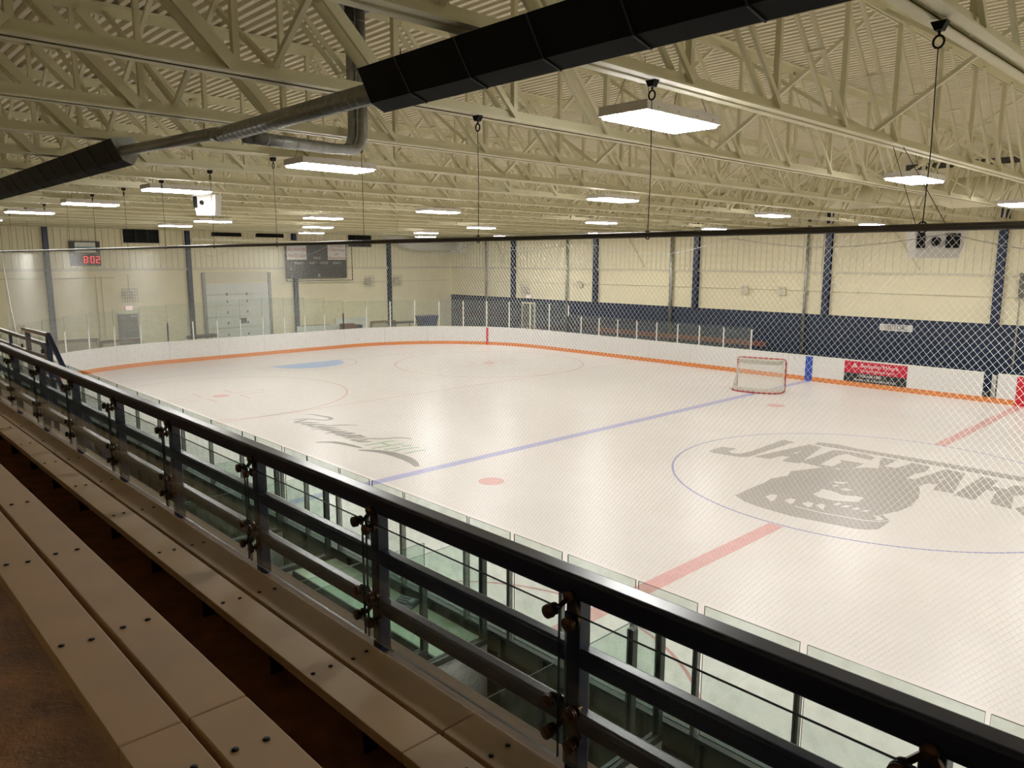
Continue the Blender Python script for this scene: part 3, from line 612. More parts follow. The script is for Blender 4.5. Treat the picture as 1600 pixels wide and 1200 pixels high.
MB().box(-.46, .46, -.66, .66, 1.43, 1.5).build('lid', 'plastic_blue', t)
t = thing('folding_table', 'low dark folding table behind the end glass left of the blue bin', 'table', (-32.6, 9.9, -.05))
MB().box(-.4, .4, -.95, .95, 1.1, 1.17).build('table_top', 'dark_grey', t)
for i in (-1, 1):
    for j in (-1, 1): MB().box(i*.32-.02, i*.32+.02, j*.8-.02, j*.8+.02, 0, 1.1).build('leg', 'dark_grey', t)
t = thing('dark_table', 'dark low table behind the end glass left of the overhead door', 'table', (-32.5, -2.65, -.05))
MB().prism([(-.3,-.75,1.05), (-.3,.75,1.05), (-.3,.70,1.2), (-.3,-.65,1.17)], (.6,0,0)).build('table_top', 'dark_grey', t)
for i in (-1, 1):
    for j in (-1, 1): MB().box(i*.25-.02, i*.25+.02, j*.6-.02, j*.6+.02, 0, 1.06).build('leg', 'dark_grey', t)

# ---------------------------------------------------------------- seating platform and bleachers
t = thing('seating_platform', 'brown stepped concrete seating platform under the bleachers', 'platform', (0,0,0))
MB().box(-16, 13, -17.12, -16.35, 2.9, 3.10).build('tread', 'tread', t)
MB().box(-16, 13, -18.5, -17.13, 3.3, 3.50).build('tread', 'tread', t)
MB().box(-16, 13, YB+.01, -18.5, 3.6, 3.9).build('tread', 'tread', t)
MB().box(-16, 13, -17.16, -17.12, 2.9, 3.498).build('riser', 'tread_dark', t)
MB().box(-16, 13, -18.54, -18.5, 3.3, 3.898).build('riser', 'tread_dark', t)
MB().box(-16, 13, -16.35, -16.165, 2.7, 3.425).build('curb', 'concrete', t)
MB().box(-16, 13, -16.35, -16.17, -.04, 2.7).build('front_wall', 'board_back', t)
def bench(label, z, y0, joints, ztread, shift):
    t = thing('bleacher_bench', label, 'bleacher', (0,0,z), 0, 'plank bleachers')
    scr = MB().tube([(0,0,-.002), (0,0,.0015)], .0085, 10).use('black_metal')
    first = None
    xs = [-15.5]+joints+[12.5]
    for i in range(len(xs)-1):
        for j in range(2):
            a, bq = xs[i]+.003, xs[i+1]-.003
            g = (.002, .004, .007)[min(i, 2)]
            yy = y0+j*.147; dy = (-g if j == 0 else g)*(1 if i else .3)
            mb = MB().use('plank').box(a, bq, yy+dy, yy+.143+dy, -.038, 0)
            pl = mb.build('plank', None, t, bevel=.003); pl.data.materials.append(M['plank_edge'])
            x = 5.0+shift
            while x > -8:
                if a+.1 < x < bq-.1:
                    for yo in (.032, .098):
                        if first is None:
                            first = MB().disc((0,0,0), (0,0,1), .0085, .004, 10).build('screw', 'black_metal', pl, True); first.location = (x, yy+yo, .001); c = first
                        else:
                            c = first.copy(); C.objects.link(c); c.parent = pl
                        c.location = (x+random.uniform(-.012, .012), yy+yo+dy+random.uniform(-.006, .006), .001)
                x -= .793
    x = 5.0+shift
    while x > -15:
        MB().box(x-.006, x+.006, y0+.22, y0+.28, ztread-z, -.038).build('bracket', 'tread_dark', t); x -= .793
    return t
bench('front plank bleacher bench right behind the glass guard railing', 3.517, -16.643, [-4.98, -.09, 4.79], 3.10, 0)
bench('rear plank bleacher bench lower left, second row from the railing', 3.917, -17.425, [-4.98, -.09, 4.80], 3.50, 0)

# ---------------------------------------------------------------- guard railing with clamped glass
t = thing('guard_railing', 'navy tube guard railing with clamped glass panels before the bleachers', 'railing', (0, -16.243, 0))
XP = [8.2, 7.17, 6.13, 5.145, 4.08, 3.01, 1.86, .80, -.31, -1.42, -2.53, -3.64, -4.75, -5.86, -6.97, -8.08]
def rrail(z0, z1, wy, name):
    b = MB(); hz = (z1-z0)/2; zc = (z0+z1)/2; rr = .012; prof = []
    for cx, cz, a0 in ((wy-rr, hz-rr, 0), (-wy+rr, hz-rr, PI/2), (-wy+rr, -hz+rr, PI), (wy-rr, -hz+rr, 1.5*PI)):
        for k in range(5): a = a0+PI/2*k/4; prof.append((cx+rr*math.cos(a), cz+rr*math.sin(a)))
    b.prism([(-8.2, y, zc+z) for y, z in prof], (16.6,0,0)); return b.build(name, 'rail_navy', t)
rrail(4.022, 4.098, .036, 'top_rail'); rrail(3.802, 3.866, .026, 'mid_rail'); rrail(3.592, 3.656, .026, 'mid_rail')
arm = None
for i, x in enumerate(XP):
    MB().box(x-.027, x+.027, -.027, .027, 3.425, 4.03).build('post', 'rail_navy', t, bevel=.005)
YG = -.068
for i in range(len(XP)-1):
    pane((XP[i+1]+.010, YG, 0), (XP[i]-.008-.008, YG, 0), 3.512, 4.0, None, None, 'rail_glass', .010, 'glass_edge', 'glass_panel', parent=t)
def clamp(parent, x, zc, knobs, hub):
    cl = bpy.data.objects.new('glass_clamp', None); C.objects.link(cl); cl.parent = parent; cl.location = (x, 0, zc); cl['label'] = 'bronze glass clamp with round knobs'
    for kx, kz in knobs:
        MB().disc((kx, YG-.021, kz), (0,1,0), .0205, .011, 24).build('knob', 'bronze', cl, True)
        b = MB().disc((kx, YG-.012, kz), (0,1,0), .0215, .004, 24).tube([(kx, YG-.02, kz), (kx, YG+.032, kz)], .009, 12).disc((kx, YG+.010, kz), (0,1,0), .019, .006, 20)
        b.beam((kx, YG+.03, kz), (hub[0], YG+.034, hub[1]), .012, .014)
        b.build('arm', 'bronze', cl, False)
    MB().disc((hub[0], YG+.026, hub[1]), (0,1,0), .017, .022, 20).build('hub', 'bronze', cl, True)
    return cl
c1 = clamp(t, XP[3], 3.985, [(-.043, 0), (.036, -.012)], (.0, .048))
c2 = clamp(t, XP[3], 3.64, [(-.043, .055), (.047, .052), (-.045, -.05), (.047, -.052)], (.0, .0))
for i, x in enumerate(XP):
    if i == 3: continue
    for c in (c1, c2):
        n = c.copy(); C.objects.link(n); n.parent = t; n.location = (x, 0, c.location.z)
        for ch in c.children: d = ch.copy(); C.objects.link(d); d.parent = n
# stair guard beyond the railing
t = thing('stair_guard', 'navy stair guard with glass descending beyond the railing at far left', 'railing', (0, -15.3, 0))
MB().beam((-7.05,0,3.94), (-5.5,0,3.96), .05, .05).beam((-5.5,0,3.97), (-3.2,0,2.62), .05, .05).build('top_rail', 'rail_navy', t)
MB().beam((-5.9,0,3.80), (-3.4,0,2.35), .045, .045).build('slanted_rail', 'rail_navy', t)
for x, z in ((-6.75, 3.93), (-5.5, 3.95)): MB().box(x-.03, x+.03, -.03, .03, 2.3, z).build('post', 'rail_navy', t)
MB().beam((-6.9,0,3.62), (-5.5,0,3.64), .04, .04).build('mid_rail', 'dark_grey', t)
MB().beam((-6.9,0,3.34), (-5.2,0,3.34), .04, .04).build('mid_rail', 'dark_grey', t)
b = MB().use('rail_glass').add([(-7.3,-.05,3.2), (-5.45,-.05,3.2), (-5.45,-.05,4.0), (-7.1,-.05,4.02)], [(0,1,2,3)]); b.build('glass_panel', None, t)
for x, z in ((-6.9, 3.7), (-5.65, 3.72), (-5.65, 3.35)): MB().disc((x, -.06, z), (0,1,0), .03, .02, 16).build('knob', 'bronze', t)
t = thing('side_railing', 'navy railing piece beyond the stair landing at the far left', 'railing', (0, -14.9, 0))
MB().beam((-12,0,3.62), (-7.6,0,3.62), .05, .06).build('top_rail', 'rail_navy', t)
MB().beam((-12,0,3.40), (-7.6,0,3.40), .04, .04).build('mid_rail', 'rail_navy', t)
for x in (-11.9, -10.3, -8.9, -7.65): MB().box(x-.025, x+.025, -.025, .025, 2.2, 3.6).build('post', 'rail_navy', t)
tag(MB().box(-12, -5.5, -16.15, -14.85, 2.2, 2.35).build('stair_landing', 'concrete'), 'concrete stair landing behind the railing at the far left', 'landing')
b = MB()
for i in range(10): b.box(-5.5+.27*i, -5.23+.27*i, -16.15, -15.33, 0.0, 2.35-.22*(i+1))
tag(b.build('staircase', 'concrete'), 'concrete stairs going down beyond the railing under the stair guard', 'staircase')

# ---------------------------------------------------------------- roof joists
ZB = 6.40; JD = 1.42; Y0J, Y1J = -19.6, 15.7
def bottom_chord(b):
    for s in (-1, 1):
        b.box(s*.018, s*.105, Y0J, Y1J, ZB, ZB+.014); b.box(s*.018, s*.032, Y0J, Y1J, ZB, ZB+.11)
def top_chord(b):
    for s in (-1, 1):
        b.box(s*.015, s*.095, Y0J-.3, Y1J+.05, ZB+JD+.085, ZB+JD+.1); b.box(s*.015, s*.028, Y0J-.3, Y1J+.05, ZB+JD-.02, ZB+JD+.1)
PN = 1.47; NP = 24; YC = -1.95
def web(i):
    y = Y0J+PN*i; b = MB()
    b.box(-.028, .028, y-.026, y+.026, ZB+.02, ZB+JD+.02); return b
def diag(i):
    y = Y0J+PN*i; b = MB()
    ya, yb = (y-PN+.06, y-.05) if y < YC else (y+PN-.06, y+.05)
    wd = .05 if 4 < i < NP-3 else .10
    for s in (-1, 1): b.beam((s*.075, ya, ZB+JD-.02), (s*.075, yb, ZB+.05), .034, wd, (1,0,0))
    mx, mz = (ya+yb)/2, ZB+JD/2
    b.box(-.1, .1, mx-.02, mx+.02, mz-.012, mz+.012); return b
XJ = [4.88-2.1*k for k in range(-3, 19)]
ml = {}
def jm(key, f):
    if key not in ml:
        b = f(); me = bpy.data.meshes.new(key); me.from_pydata(b.v, [], b.f); me.materials.append(M['cream_steel']); ml[key] = me
    return ml[key]
def single(f):
    b = MB(); f(b); return b
def whole():
    b = MB()
    for i in range(1, NP):
        for q in (web(i), diag(i)): b.add(q.v, q.f)
    return b
vis = 0
for k, x in enumerate(XJ):
    nm = 'cream steel roof joist, %s counting from the right end of the hall' % ORD[k]
    t = thing('roof_joist', nm, 'roof joist', (x, 0, 0), 0, 'roof joists across the hall')
    for nme, f in (('bottom_chord', bottom_chord), ('top_chord', top_chord)):
        o = bpy.data.objects.new(nme, jm(nme, lambda f=f: single(f))); C.objects.link(o); o.parent = t
    if 1 <= k <= 9:
        for i in range(1, NP):
            for nme, f in (('vertical', web), ('diagonal', diag)):
                o = bpy.data.objects.new(nme, jm(nme+str(i), lambda f=f, i=i: f(i))); C.objects.link(o); o.parent = t
    else:
        o = bpy.data.objects.new('web', jm('web', whole)); C.objects.link(o); o.parent = t
        o['kind'] = 'stuff'
for r_, yy in enumerate((-14.9, -8.5, -2.1, 4.3, 10.7)):
    for k in range(len(XJ)-1):
        x = XJ[k]; x2 = XJ[k+1]
        t = thing('cross_brace', 'thin cream cross brace, %s bracing row from the bleachers, %s bay from right' % (ORD[r_], ORD[k]), 'brace', (x2, yy, 0), 0, 'cross braces between joists')
        me = jm('br1', lambda: MB().beam((.05, 0, ZB+.1), (2.05, 0, ZB+JD), .045, .045)); o = bpy.data.objects.new('bar', me); C.objects.link(o); o.parent = t
        me = jm('br2', lambda: MB().beam((.05, .06, ZB+JD), (2.05, .06, ZB+.1), .045, .045)); o = bpy.data.objects.new('bar', me); C.objects.link(o); o.parent = t

# ---------------------------------------------------------------- lamps
ROWS = {'row nearest the bleachers': [(8.2,-12),(2.24,-11.87),(-3.1,-12.17),(-8.39,-12.34),(-13.54,-12.45),(-18.43,-12.7),(-24.4,-12.9)],  # rightmost lamp of each full-length row is unseen, added for even light
 'second row from the bleachers': [(8.2,-4.7),(2.0,-4.73),(-3.95,-4.9),(-9.97,-4.89),(-15.17,-5.39),(-21.48,-2.02),(-27.98,1.29)],
 'third row from the bleachers': [(8.0,2.9),(1.66,2.76),(-4.44,2.99),(-10.75,2.89),(-17.11,2.92),(-23.73,5.15)],
 'row along the far wall': [(8.0,10.6),(1.6,10.6),(-4.65,10.68),(-10.96,10.44),(-18.08,11.55),(-24.71,11.29),(-29.0,9.1)],
 'pair near the left end wall': [(-19.81,-6.98),(-24.54,-6.53)], 'unseen row added over the right end': [(13.5,-9),(13.5,-1),(13.5,10)]}  # right end lamps are out of view, added to even the hall lighting
lamp0 = None
for row, ps in ROWS.items():
    for i, (x, y) in enumerate(ps):
        lb = 'white LED light fixture, %s, %s from the right' % (row, ORD[i])
        z = 6.27
        if lamp0 is None:
            lamp0 = thing('ceiling_light', lb, 'ceiling light', (x, y, z), 0, 'white LED light fixtures')
            b = MB(); b.add([(-.27,-.575,0),(.27,-.575,0),(.27,.575,0),(-.27,.575,0),(-.265,-.57,.085),(.265,-.57,.085),(.265,.57,.085),(-.265,.57,.085)], [(4,5,6,7),(0,1,5,4),(1,2,6,5),(2,3,7,6),(3,0,4,7)])
            b.add([(-.27,-.575,0),(.27,-.575,0),(.27,.575,0),(-.27,.575,0),(-.25,-.555,0),(.25,-.555,0),(.25,.555,0),(-.25,.555,0)], [(0,1,5,4),(1,2,6,5),(2,3,7,6),(3,0,4,7)])
            b.build('housing', 'lamp_housing', lamp0)
            b = MB(); b.add([(-.24,-.545,-.026),(.24,-.545,-.026),(.24,.545,-.026),(-.24,.545,-.026),(-.25,-.555,.004),(.25,-.555,.004),(.25,.555,.004),(-.25,.555,.004)], [(3,2,1,0),(0,1,5,4),(1,2,6,5),(2,3,7,6),(3,0,4,7)]); b.build('diffuser', 'led', lamp0)  # glowing side faces added below the housing to brighten the walls
            MB().box(-.08, .08, -.12, .12, .085, .125).build('driver_box', 'lamp_housing', lamp0, bevel=.01)
            for a, c in ((-.2,-.45), (.2,-.45), (-.2,.45), (.2,.45)): MB().tube([(a, c, .08), (a*.3, c*.8, .5)], .003, 4).build('wire', 'black_metal', lamp0)
            for c in (-.42, -.12, .18, .44): MB().disc((.262, c, .03), (1,0,0), .008, .02, 8).build('screw', 'galvanized', lamp0)
        else: dup(lamp0, (x, y, z), lb)

# ---------------------------------------------------------------- radiant heaters and flues
def heater(x0, x1, label, end_plate):
    t = thing('radiant_heater', label, 'heater', ((x0+x1)/2, -14.68 if x1 > 0 else -14.95, 6.20), 0, 'long black radiant heaters')
    L2 = (x1-x0)/2
    prof = [(-.11, .135), (.12, .175), (.19, .01), (.11, -.135), (.0, -.085)]
    b = MB(); th = .012
    b = MB().prism([(-L2, y, z) for y, z in prof], (2*L2, 0, 0)); b.build('reflector_hood', 'black_metal', t)
    x = -L2+.45
    while x < L2:
        b = MB()
        b.beam((x, prof[0][0]-.003, prof[0][1]-.003), (x+.03, prof[4][0]-.003, prof[4][1]-.003), .012, .006, (1,0,0)).beam((x+.03, prof[4][0]-.003, prof[4][1]-.003), (x+.06, prof[3][0], prof[3][1]-.004), .012, .006, (1,0,0))
        b.build('guard_strip', 'dark_grey', t); x += .62
    x = -L2+.3
    while x < L2:
        MB().tube([(x, .05, .155), (x, .05, .24)], .004, 4).build('hanger_wire', 'black_metal', t); x += 2.1
    for sx in end_plate:
        b = MB().prism([(sx*(L2+.008)-.004, y*1.02, z*1.02) for y, z in prof], (.008,0,0)); b.build('end_plate', 'galvanized', t)
heater(1.74, 10.5, 'long black radiant heater overhead crossing the top of the view', [])
heater(-13.0, -2.9, 'long black radiant heater overhead at the far left', [1, -1])
t = thing('flue_pipe', 'grey spiral flue pipe joining the two overhead heaters', 'pipe', (0, -14.66, 6.19))
MB().tube([(-2.88,-.27,.02), (-1.0,-.04,.02)], .058, 14).tube([(-1.0,-.04,.02), (-.85,0,.0)], [.058,.074], 14).build('thin_pipe', 'galvanized', t, True)
MB().tube([(-.86,0,0), (1.74,0,0)], .074, 16).build('thick_pipe', 'galvanized', t, True)
for i in range(25): MB().disc((-.8+i*.1,0,0), (1,0,0), .0755, .012, 16).build('seam_band', 'galvanized', t, True)
for kk, (dx, dy, dz, lab) in enumerate(((0, 0, 0, 'grey exhaust pipe under the joists bending up to the roof, front one'), (.115, .06, -.01, 'grey exhaust pipe bending up to the roof, behind its twin'))):
    t = thing('exhaust_pipe', lab, 'pipe', (0,0,0), 0, 'exhaust pipes')
    A = Vector((-.72+dx, -14.5+dy, 6.17+dz)); B_ = Vector((-1.19+dx, -13.14+dy, 6.22+dz))
    pts = [A, A.lerp(B_, .4), A.lerp(B_, .8), B_+Vector((-.02,.05,.02)), B_+Vector((-.03,.12,.08)), B_+Vector((-.035,.16,.18)), B_+Vector((-.035,.165,.3)), Vector((B_.x-.035, B_.y+.165, 7.80))]
    MB().tube(pts, .056, 14).build('pipe', 'galvanized', t, True)
    for j in range(8): MB().disc((B_.x-.035, B_.y+.165, 6.6+j*.17), (0,0,1), .058, .012, 14).build('seam_band', 'galvanized', t, True)
    for j in range(6): q = A.lerp(B_, .08+j*.14); MB().disc(q, B_-A, .058, .012, 14).build('seam_band', 'galvanized', t, True)
    if kk == 0: MB().box(-1.5, -.95, -13.25, -12.7, 7.79, 7.915).build('roof_flange', 'dark_grey', t)
# heaters far away
for i, (y, lab) in enumerate(((-.9, 'small black tube heater over the overhead door, left of two'), (1.5, 'small black tube heater over the overhead door, right of two'))):
    t = thing('tube_heater', lab, 'heater', (XJ[-1], y, 0), 0, 'tube heaters over the overhead door')
    MB().prism([(-.15,-.75,6.15), (.15,-.75,6.15), (.1,-.75,6.35), (-.1,-.75,6.35)], (0,1.5,0)).build('hood', 'black_metal', t)
    MB().tube([(0,-.5,6.34), (0,-.5,6.42)], .01, 5).build('hanger', 'black_metal', t)
t = thing('door_track', 'cream overhead door track hung across the end wall under the roof', 'track', (-33.48, .5, 6.0))
MB().box(-.06, .06, -3.0, 3.6, -.1, .02).build('rail', 'cream_steel', t)
for y in (-1.4, 2.2): MB().beam((0, y, 0), (.5, y-.25, .44), .04, .04).beam((0, y, 0), (.5, y+.1, .44), .04, .04).build('hanger', 'white_metal', t)
# ducts
t = thing('supply_duct', 'large round cream duct running high along the far side', 'duct', (0,0,0))
MB().tube([(-4.5, 6.6, 6.93), (-1.2, 6.6, 6.93), (-.9, 6.6, 6.90), (14, 6.6, 6.90)], [.34, .34, .42, .42], 24).build('duct', 'cream_steel', t, True)
for i in range(7): MB().disc((-.8+i*2.1, 6.6, 6.90), (1,0,0), .43, .05, 24).build('collar', 'cream_steel', t, True)
t = thing('corner_duct', 'white elbow duct with louvre high in the far corner of the hall', 'duct', (0,0,0))
MB().tube([(-34.2, 9.6, 6.75), (-34.2, 10.6, 6.5), (-34.2, 11.4, 6.1), (-34.1, 12.2, 5.95), (-34.0, 15.2, 5.95)], .42, 16).build('duct', 'white_metal', t, True)
MB().box(-34.5, -33.3, 15.2, 15.77, 5.4, 6.5).build('end_box', 'white_metal', t)
t = thing('long_duct', 'long cream round duct between the joists over the far side', 'duct', (0,0,0))
MB().tube([(-24, 12.2, 6.95), (-7.5, 12.2, 6.95)], .26, 18).build('duct', 'cream_steel', t, True)
tag(MB().box(-1.6, 1.2, 4.9, 5.0, 7.45, 7.6).build('cable_tray', 'dark_grey'), 'dark grey cable tray under the roof deck above the lamps', 'cable tray')

# ---------------------------------------------------------------- speakers
def speaker(label, loc, rz, tilt, s=1.0, black=2):
    t = thing('speaker', label, 'speaker', loc, rz, 'white hanging speakers')
    b = MB(); ww, hh, dd = .31*s, (.16 if s == 1 else .25)*s, .22*s
    f = [(-ww, -dd, hh), (ww, -dd, hh), (ww*.78, -dd*.75, -hh), (-ww*.78, -dd*.75, -hh)]
    bk = [(x*.8, dd, z) for x, _, z in f]
    b.add(f+bk, [(0,1,2,3), (7,6,5,4), (0,4,5,1), (1,5,6,2), (2,6,7,3), (3,7,4,0)]); b.build('cabinet', 'speaker', t, bevel=.006)
    for a, c in (((-ww*.88), (-ww*.58)), (ww*.18, ww*.68))[:black]:
        MB().box(a, c, -dd-.012, -dd+.01, -hh*.25, hh*.82).build('grille', 'black_metal', t)
    MB().disc((-ww*.18, -dd-.004, hh*.22), (0,1,0), .055*s, .014, 20).build('tweeter', 'black_metal', t)
    kx = min(XJ, key=lambda q: abs(q-loc[0]))-loc[0]
    for a in (-.6, .6): MB().tube([(ww*a, 0, hh-.01), (kx*math.cos(rz)+ww*a*.3, -kx*math.sin(rz), 6.43-loc[2])], .004, 4).build('chain', 'black_metal', t)
speaker('white hanging speaker with two black grilles right of the view', (3.29, -7.67, 5.20), PI*.22, 0)
speaker('white hanging speaker near the ceiling at left, beside a long lamp', (-9.15, -11.45, 6.08), PI*.22, 0, .82, 1)

# ---------------------------------------------------------------- end wall fixtures
t = thing('exit_door', 'grey exit door with push bar in the end wall', 'door', (XW, -5.42, -.05))
MB().box(0, .06, -.54, .54, 0, 2.32).build('frame', 'cream', t); MB().box(.06, .09, -.48, .48, .01, 2.26).build('leaf', 'door_grey', t)
MB().box(.09, .16, -.44, .44, .98, 1.05).build('push_bar', 'aluminium', t); MB().box(.09, .15, .1, .42, 2.1, 2.18).build('closer', 'aluminium', t)
def exit_sign(label, loc, rz):
    t = thing('exit_sign', label, 'exit sign', loc, rz, 'lit exit signs')
    MB().box(-.03, .03, -.2, .2, -.13, .13).build('housing', 'sign_white', t); MB().box(.03, .034, -.17, .17, -.10, .10).build('face', 'exit_white', t)
    text('EXIT', .15, (.038, 0, 0), (PI/2, 0, PI/2), 'exit_red', 'lettering', t, 1.0, .002)
exit_sign('small red and white lit exit sign above the grey exit door', (XW+.03, -5.32, 2.5), 0)
exit_sign('small red lit exit sign above the doorway in the blue far wall', (-27.3, YW-.04, 2.72), -PI/2)
def emlight(label, loc, rz, cage=False):
    t = thing('emergency_light', label, 'emergency light', loc, rz, 'emergency lights')
    MB().box(0, .14, -.2, .2, -.16, .12).build('battery_box', 'cream', t, bevel=.01)
    for s in (-1, 1): MB().disc((.1, s*.12, .17), (1,0,0), .055, .08, 14).build('lamp_head', 'white_metal', t, True)
    if cage:
        b = MB()
        for a in range(7): b.tube([(.26, -.36+.12*a, -.3), (.26, -.36+.12*a, .34)], .008, 4)
        for z in (-.3, -.14, .02, .18, .34): b.tube([(.26, -.38, z), (.26, .38, z)], .008, 4)
        b.build('wire_cage', 'galvanized', t)
emlight('caged emergency light above the exit sign on the end wall', (XW+.02, -5.3, 3.15), 0, True)
emlight('emergency light on the end wall left of the corner, farther from the corner', (XW+.02, 8.95, 3.6), 0, True)
emlight('emergency light on the end wall, nearer the far corner', (XW+.02, 11.1, 3.6), 0, True)
for x, l in ((-12.4, 'emergency light on the far wall between two columns, left of the pair'), (-10.5, 'emergency light on the far wall, right of the pair by the drain pipe'), (-23.0, 'emergency light on the far wall above the glass at left'), (-27.4, 'emergency light above the red exit sign on the far wall')):
    emlight(l, (x, YW-.02, 3.55 if x != -27.4 else 3.1), -PI/2, x == -27.4)
tag(MB().tube([(XW+.04, -20, 4.05), (XW+.04, -5.9, 4.05)], .03, 6).build('conduit', 'cream_steel'), 'cream conduit under the ledge on the end wall', 'conduit')
tag(MB().tube([(XW+.04, -5.25, 4.2), (XW+.04, -5.25, 3.3)], .02, 6).build('conduit', 'cream_steel'), 'short cream conduit dropping to the caged emergency light', 'conduit')
for i, y in enumerate((-6.75, -6.5)):
    tag(MB().tube([(XW+.04, y, 4.15), (XW+.04, y, 1.0)], .022, 6).build('conduit', 'cream_steel'), 'vertical cream conduit left of the exit door, %s from the left' % ORD[i], 'conduit')
tag(MB().tube([(XW+.04, 3, 3.58), (XW+.04, 15.7, 3.58)], .022, 6).build('conduit', 'cream_steel'), 'horizontal conduit on the end wall under the scoreboard', 'conduit')
tag(MB().tube([(XW+.2, YW-.04, 3.62), (XR-.1, YW-.04, 3.62)], .02, 6).build('conduit', 'cream_steel'), 'horizontal conduit along the cream band of the far wall', 'conduit')
def vent(label, y0, y1, z0, z1):
    t = thing('louvre_vent', label, 'vent', (XW+.05, 0, 0), 0, 'dark louvred wall vents')
    MB().box(-.02, .02, y0, y1, z0, z1).build('backing', 'black_metal', t)
    b = MB()
    for i in range(9):
        z = z0+(z1-z0)*(i+.5)/9; b.beam((.05, y0, z), (.05, y1, z), .05, .015, (1,0,-.7))
    b.build('louvre', 'dark_grey', t)
    b = MB().use('cream')
    for yy in (y0, y1): b.box(.0, .09, yy-.03, yy+.03, z0, z1)
    b.box(0, .09, y0, y1, z0-.05, z0).use('dark_grey')
    for f in (.36, .68): yy = y0+(y1-y0)*f; b.box(.0, .09, yy-.015, yy+.015, z0, z1)
    b.build('frame', None, t)
vent('dark louvred vent high on the end wall left of the overhead door', -5.4, -3.6, 5.78, 6.65)
vent('dark louvred vent high on the end wall right of the scoreboard', 7.55, 9.3, 5.75, 6.5)
# overhead door
t = thing('overhead_door', 'large white sectional overhead door with small window in the end wall', 'door', (XW, .43, -.05))
b = MB()
for i in range(6): b.box(.02, .08, -1.82, 1.82, .01+i*.62, .6+i*.62)
b.build('leaf', 'door_white', t); MB().box(.0, .06, -1.82, 1.82, 3.75, 4.35).build('lintel', 'cream', t)
for y in (-1.9, 1.86): MB().box(0, .14, y-.06, y+.1, 0, 4.3).build('track', 'galvanized', t)
MB().box(.085, .09, .0, .42, 1.45, 1.75).build('window', 'dark_grey', t)
b = MB()
for z in (.85, 1.5, 2.1, 2.7, 3.1):
    for y in (-.65, .5): b.box(.08, .11, y-.04, y+.04, z-.07, z+.07)
b.build('hinge', 'door_grey', t)
# scoreboards
t = thing('scoreboard', 'large dark scoreboard with two white notices on the end wall', 'scoreboard', (XW+.08, 5.35, 4.85))
MB().box(0, .16, -2.0, 2.0, -1.0, 1.15).build('cabinet', 'score_dark', t)
MB().box(.16, .17, -1.95, -.7, .1, 1.1).build('notice', 'sign_white', t); MB().box(.16, .17, .72, 1.95, .1, 1.1).build('notice', 'sign_white', t)
RY = (PI/2, 0, PI/2)
text('CALL NOW 2ND', .24, (.175, -1.33, .68), RY, 'letter_red', 'lettering', t, .72)
text('416 222 2424', .26, (.175, -1.33, .32), RY, 'letter_red', 'lettering', t, .74)
for i, s in enumerate(('Your Invitation', 'To Return Home', 'and', 'Wherever Periods')): text(s, .2, (.175, 1.33, .93-.24*i), RY, 'letter_red', 'lettering', t, .78)
for s, y, z in (('PERIOD', 0, .2), ('PENALTY', -1.2, -.1), ('HOME', -.35, -.1), ('VISITOR', .45, -.1), ('PENALTY', 1.35, -.1), ('8', -1.7, -.45), ('1', -1.7, -.85)): text(s, .18, (.165, y, z), RY, 'letter_white', 'lettering', t, .8)
text('R', .3, (.165, .1, -.85), RY, 'letter_white', 'emblem', t)
b = MB()
for a, c, d, e in ((-2.12, 2.32, -1.16, -1.12), (2.28, 2.32, -1.16, 1.1), (-2.12, -2.08, -1.16, 1.1)): b.box(.3, .33, a, c, d, e)
b.build('guard_frame', 'dark_grey', t)
t = thing('clock_board', 'small dark scoreboard showing red clock digits on the end wall', 'scoreboard', (XW+.045, -7.13, 5.22))
MB().box(0, .14, -.68, .66, -.58, .6).build('cabinet', 'score_dark', t)
MB().box(.14, .15, -.45, .45, .05, .55).build('sign_panel', 'aluminium', t); MB().box(.15, .155, -.43, .43, .17, .34).build('blue_panel', 'panel_blue', t)
b = MB()
def seg(y, on):
    h, wd, th = .34, .17, .035; zc = -.28
    S = {'a': (y-wd/2, y+wd/2, zc+h/2-th, zc+h/2), 'd': (y-wd/2, y+wd/2, zc-h/2, zc-h/2+th), 'g': (y-wd/2, y+wd/2, zc-th/2, zc+th/2),
         'f': (y-wd/2, y-wd/2+th, zc, zc+h/2), 'b': (y+wd/2-th, y+wd/2, zc, zc+h/2), 'e': (y-wd/2, y-wd/2+th, zc-h/2, zc), 'c': (y+wd/2-th, y+wd/2, zc-h/2, zc)}
    for k in on: b.box(.14, .15, *S[k])
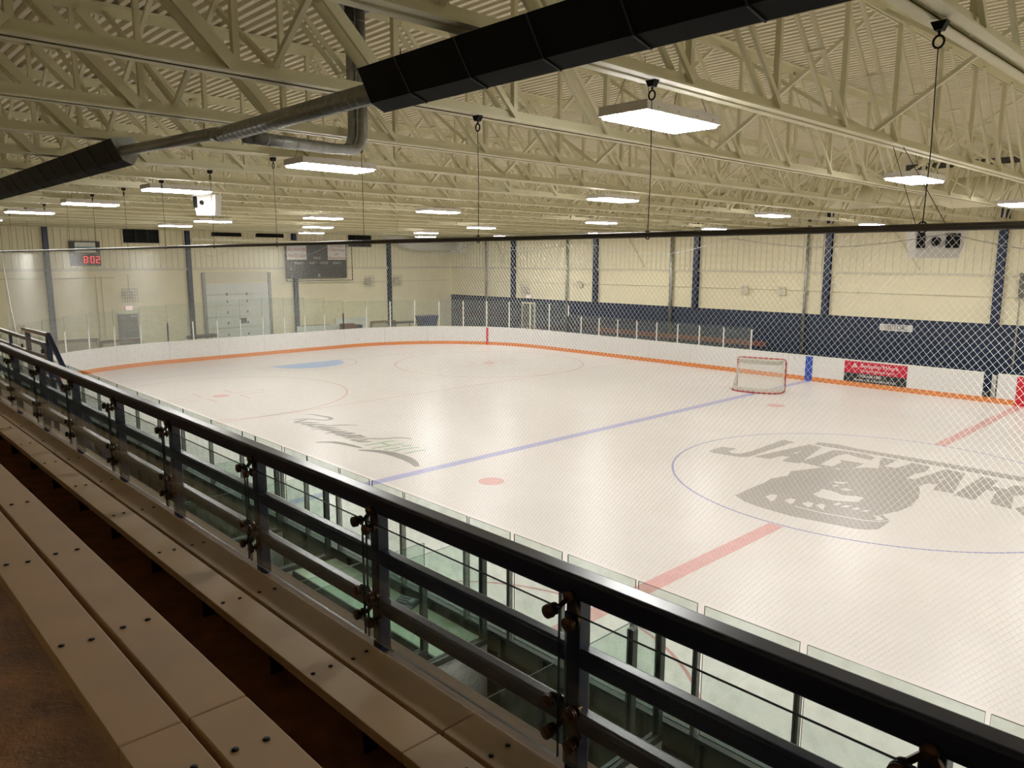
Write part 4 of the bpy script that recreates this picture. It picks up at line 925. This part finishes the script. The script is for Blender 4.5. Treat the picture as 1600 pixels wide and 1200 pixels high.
seg(-.02, 'abcdefg'); seg(.28, 'abcdef'); seg(.52, 'abged')
for z in (-.2, -.36): b.box(.14, .15, .11, .145, z-.02, z+.02)
b.build('clock_digits', 'clock_red', t)
# far wall
t = thing('exit_doorway', 'grey door under a red exit sign in the blue far wall', 'door', (-27.3, YW, -.05))
MB().box(-.6, .6, -.05, -.012, 0, 2.4).build('frame', 'cream', t); MB().box(-.5, .5, -.07, -.05, 0, 2.3).build('leaf', 'door_grey', t)
MB().box(-.4, .4, -.11, -.07, .98, 1.04).build('push_bar', 'aluminium', t)
t = thing('visitors_sign', 'white sign lettered in black on the blue far wall', 'sign', (-5.36, YW-.03, 2.19))
MB().box(-.66, .66, -.008, .008, -.13, .15).build('plate', 'sign_white', t)
text('VISITORS', .30, (0, -.012, .01), RX, 'sign_black', 'lettering', t, .78, .002)
t = thing('wall_cabinet', 'grey electrical cabinet on the far wall at the right edge', 'cabinet', (-.7, YW-.02, 4.05))
MB().box(-.35, .9, -.25, 0, -.45, .5).build('box', 'door_grey', t, bevel=.01); MB().tube([(-.3,-.08,-.45), (-.3,-.08,-3.2)], .03, 6).build('conduit', 'aluminium', t)
MB().box(-.1, .3, -.26, -.25, -.1, .1).build('plate', 'sign_white', t)
for i, x in enumerate((-30.8, -20.0, -6.2)):
    tag(MB().beam((x, YW-.15, 6.9), (x+1.6*(1 if i else 1), YW-.1, 4.6), .05, .05).build('wall_brace', 'cream_steel'), 'thin diagonal brace on the ribbed far wall, %s from the corner' % ORD[i], 'brace')
# left edge cabinet behind the glass
t = thing('tall_locker', 'tall grey locker on wooden base at the far left edge', 'locker', (-20.4, -15.6, -.05))
MB().box(-.5, .5, -.4, .4, 2.2, 4.1).build('body', 'galvanized', t); MB().box(-.52, .52, -.42, .42, 2.05, 2.2).build('base', 'wood', t); MB().box(-.2, .2, -.2, .2, 0, 2.05).build('stand', 'wood', t)
# hide meshes the reader need not count
for o in bpy.data.objects:
    if o.type == 'MESH' and not o.data.materials: o.data.materials.append(M['cream'])
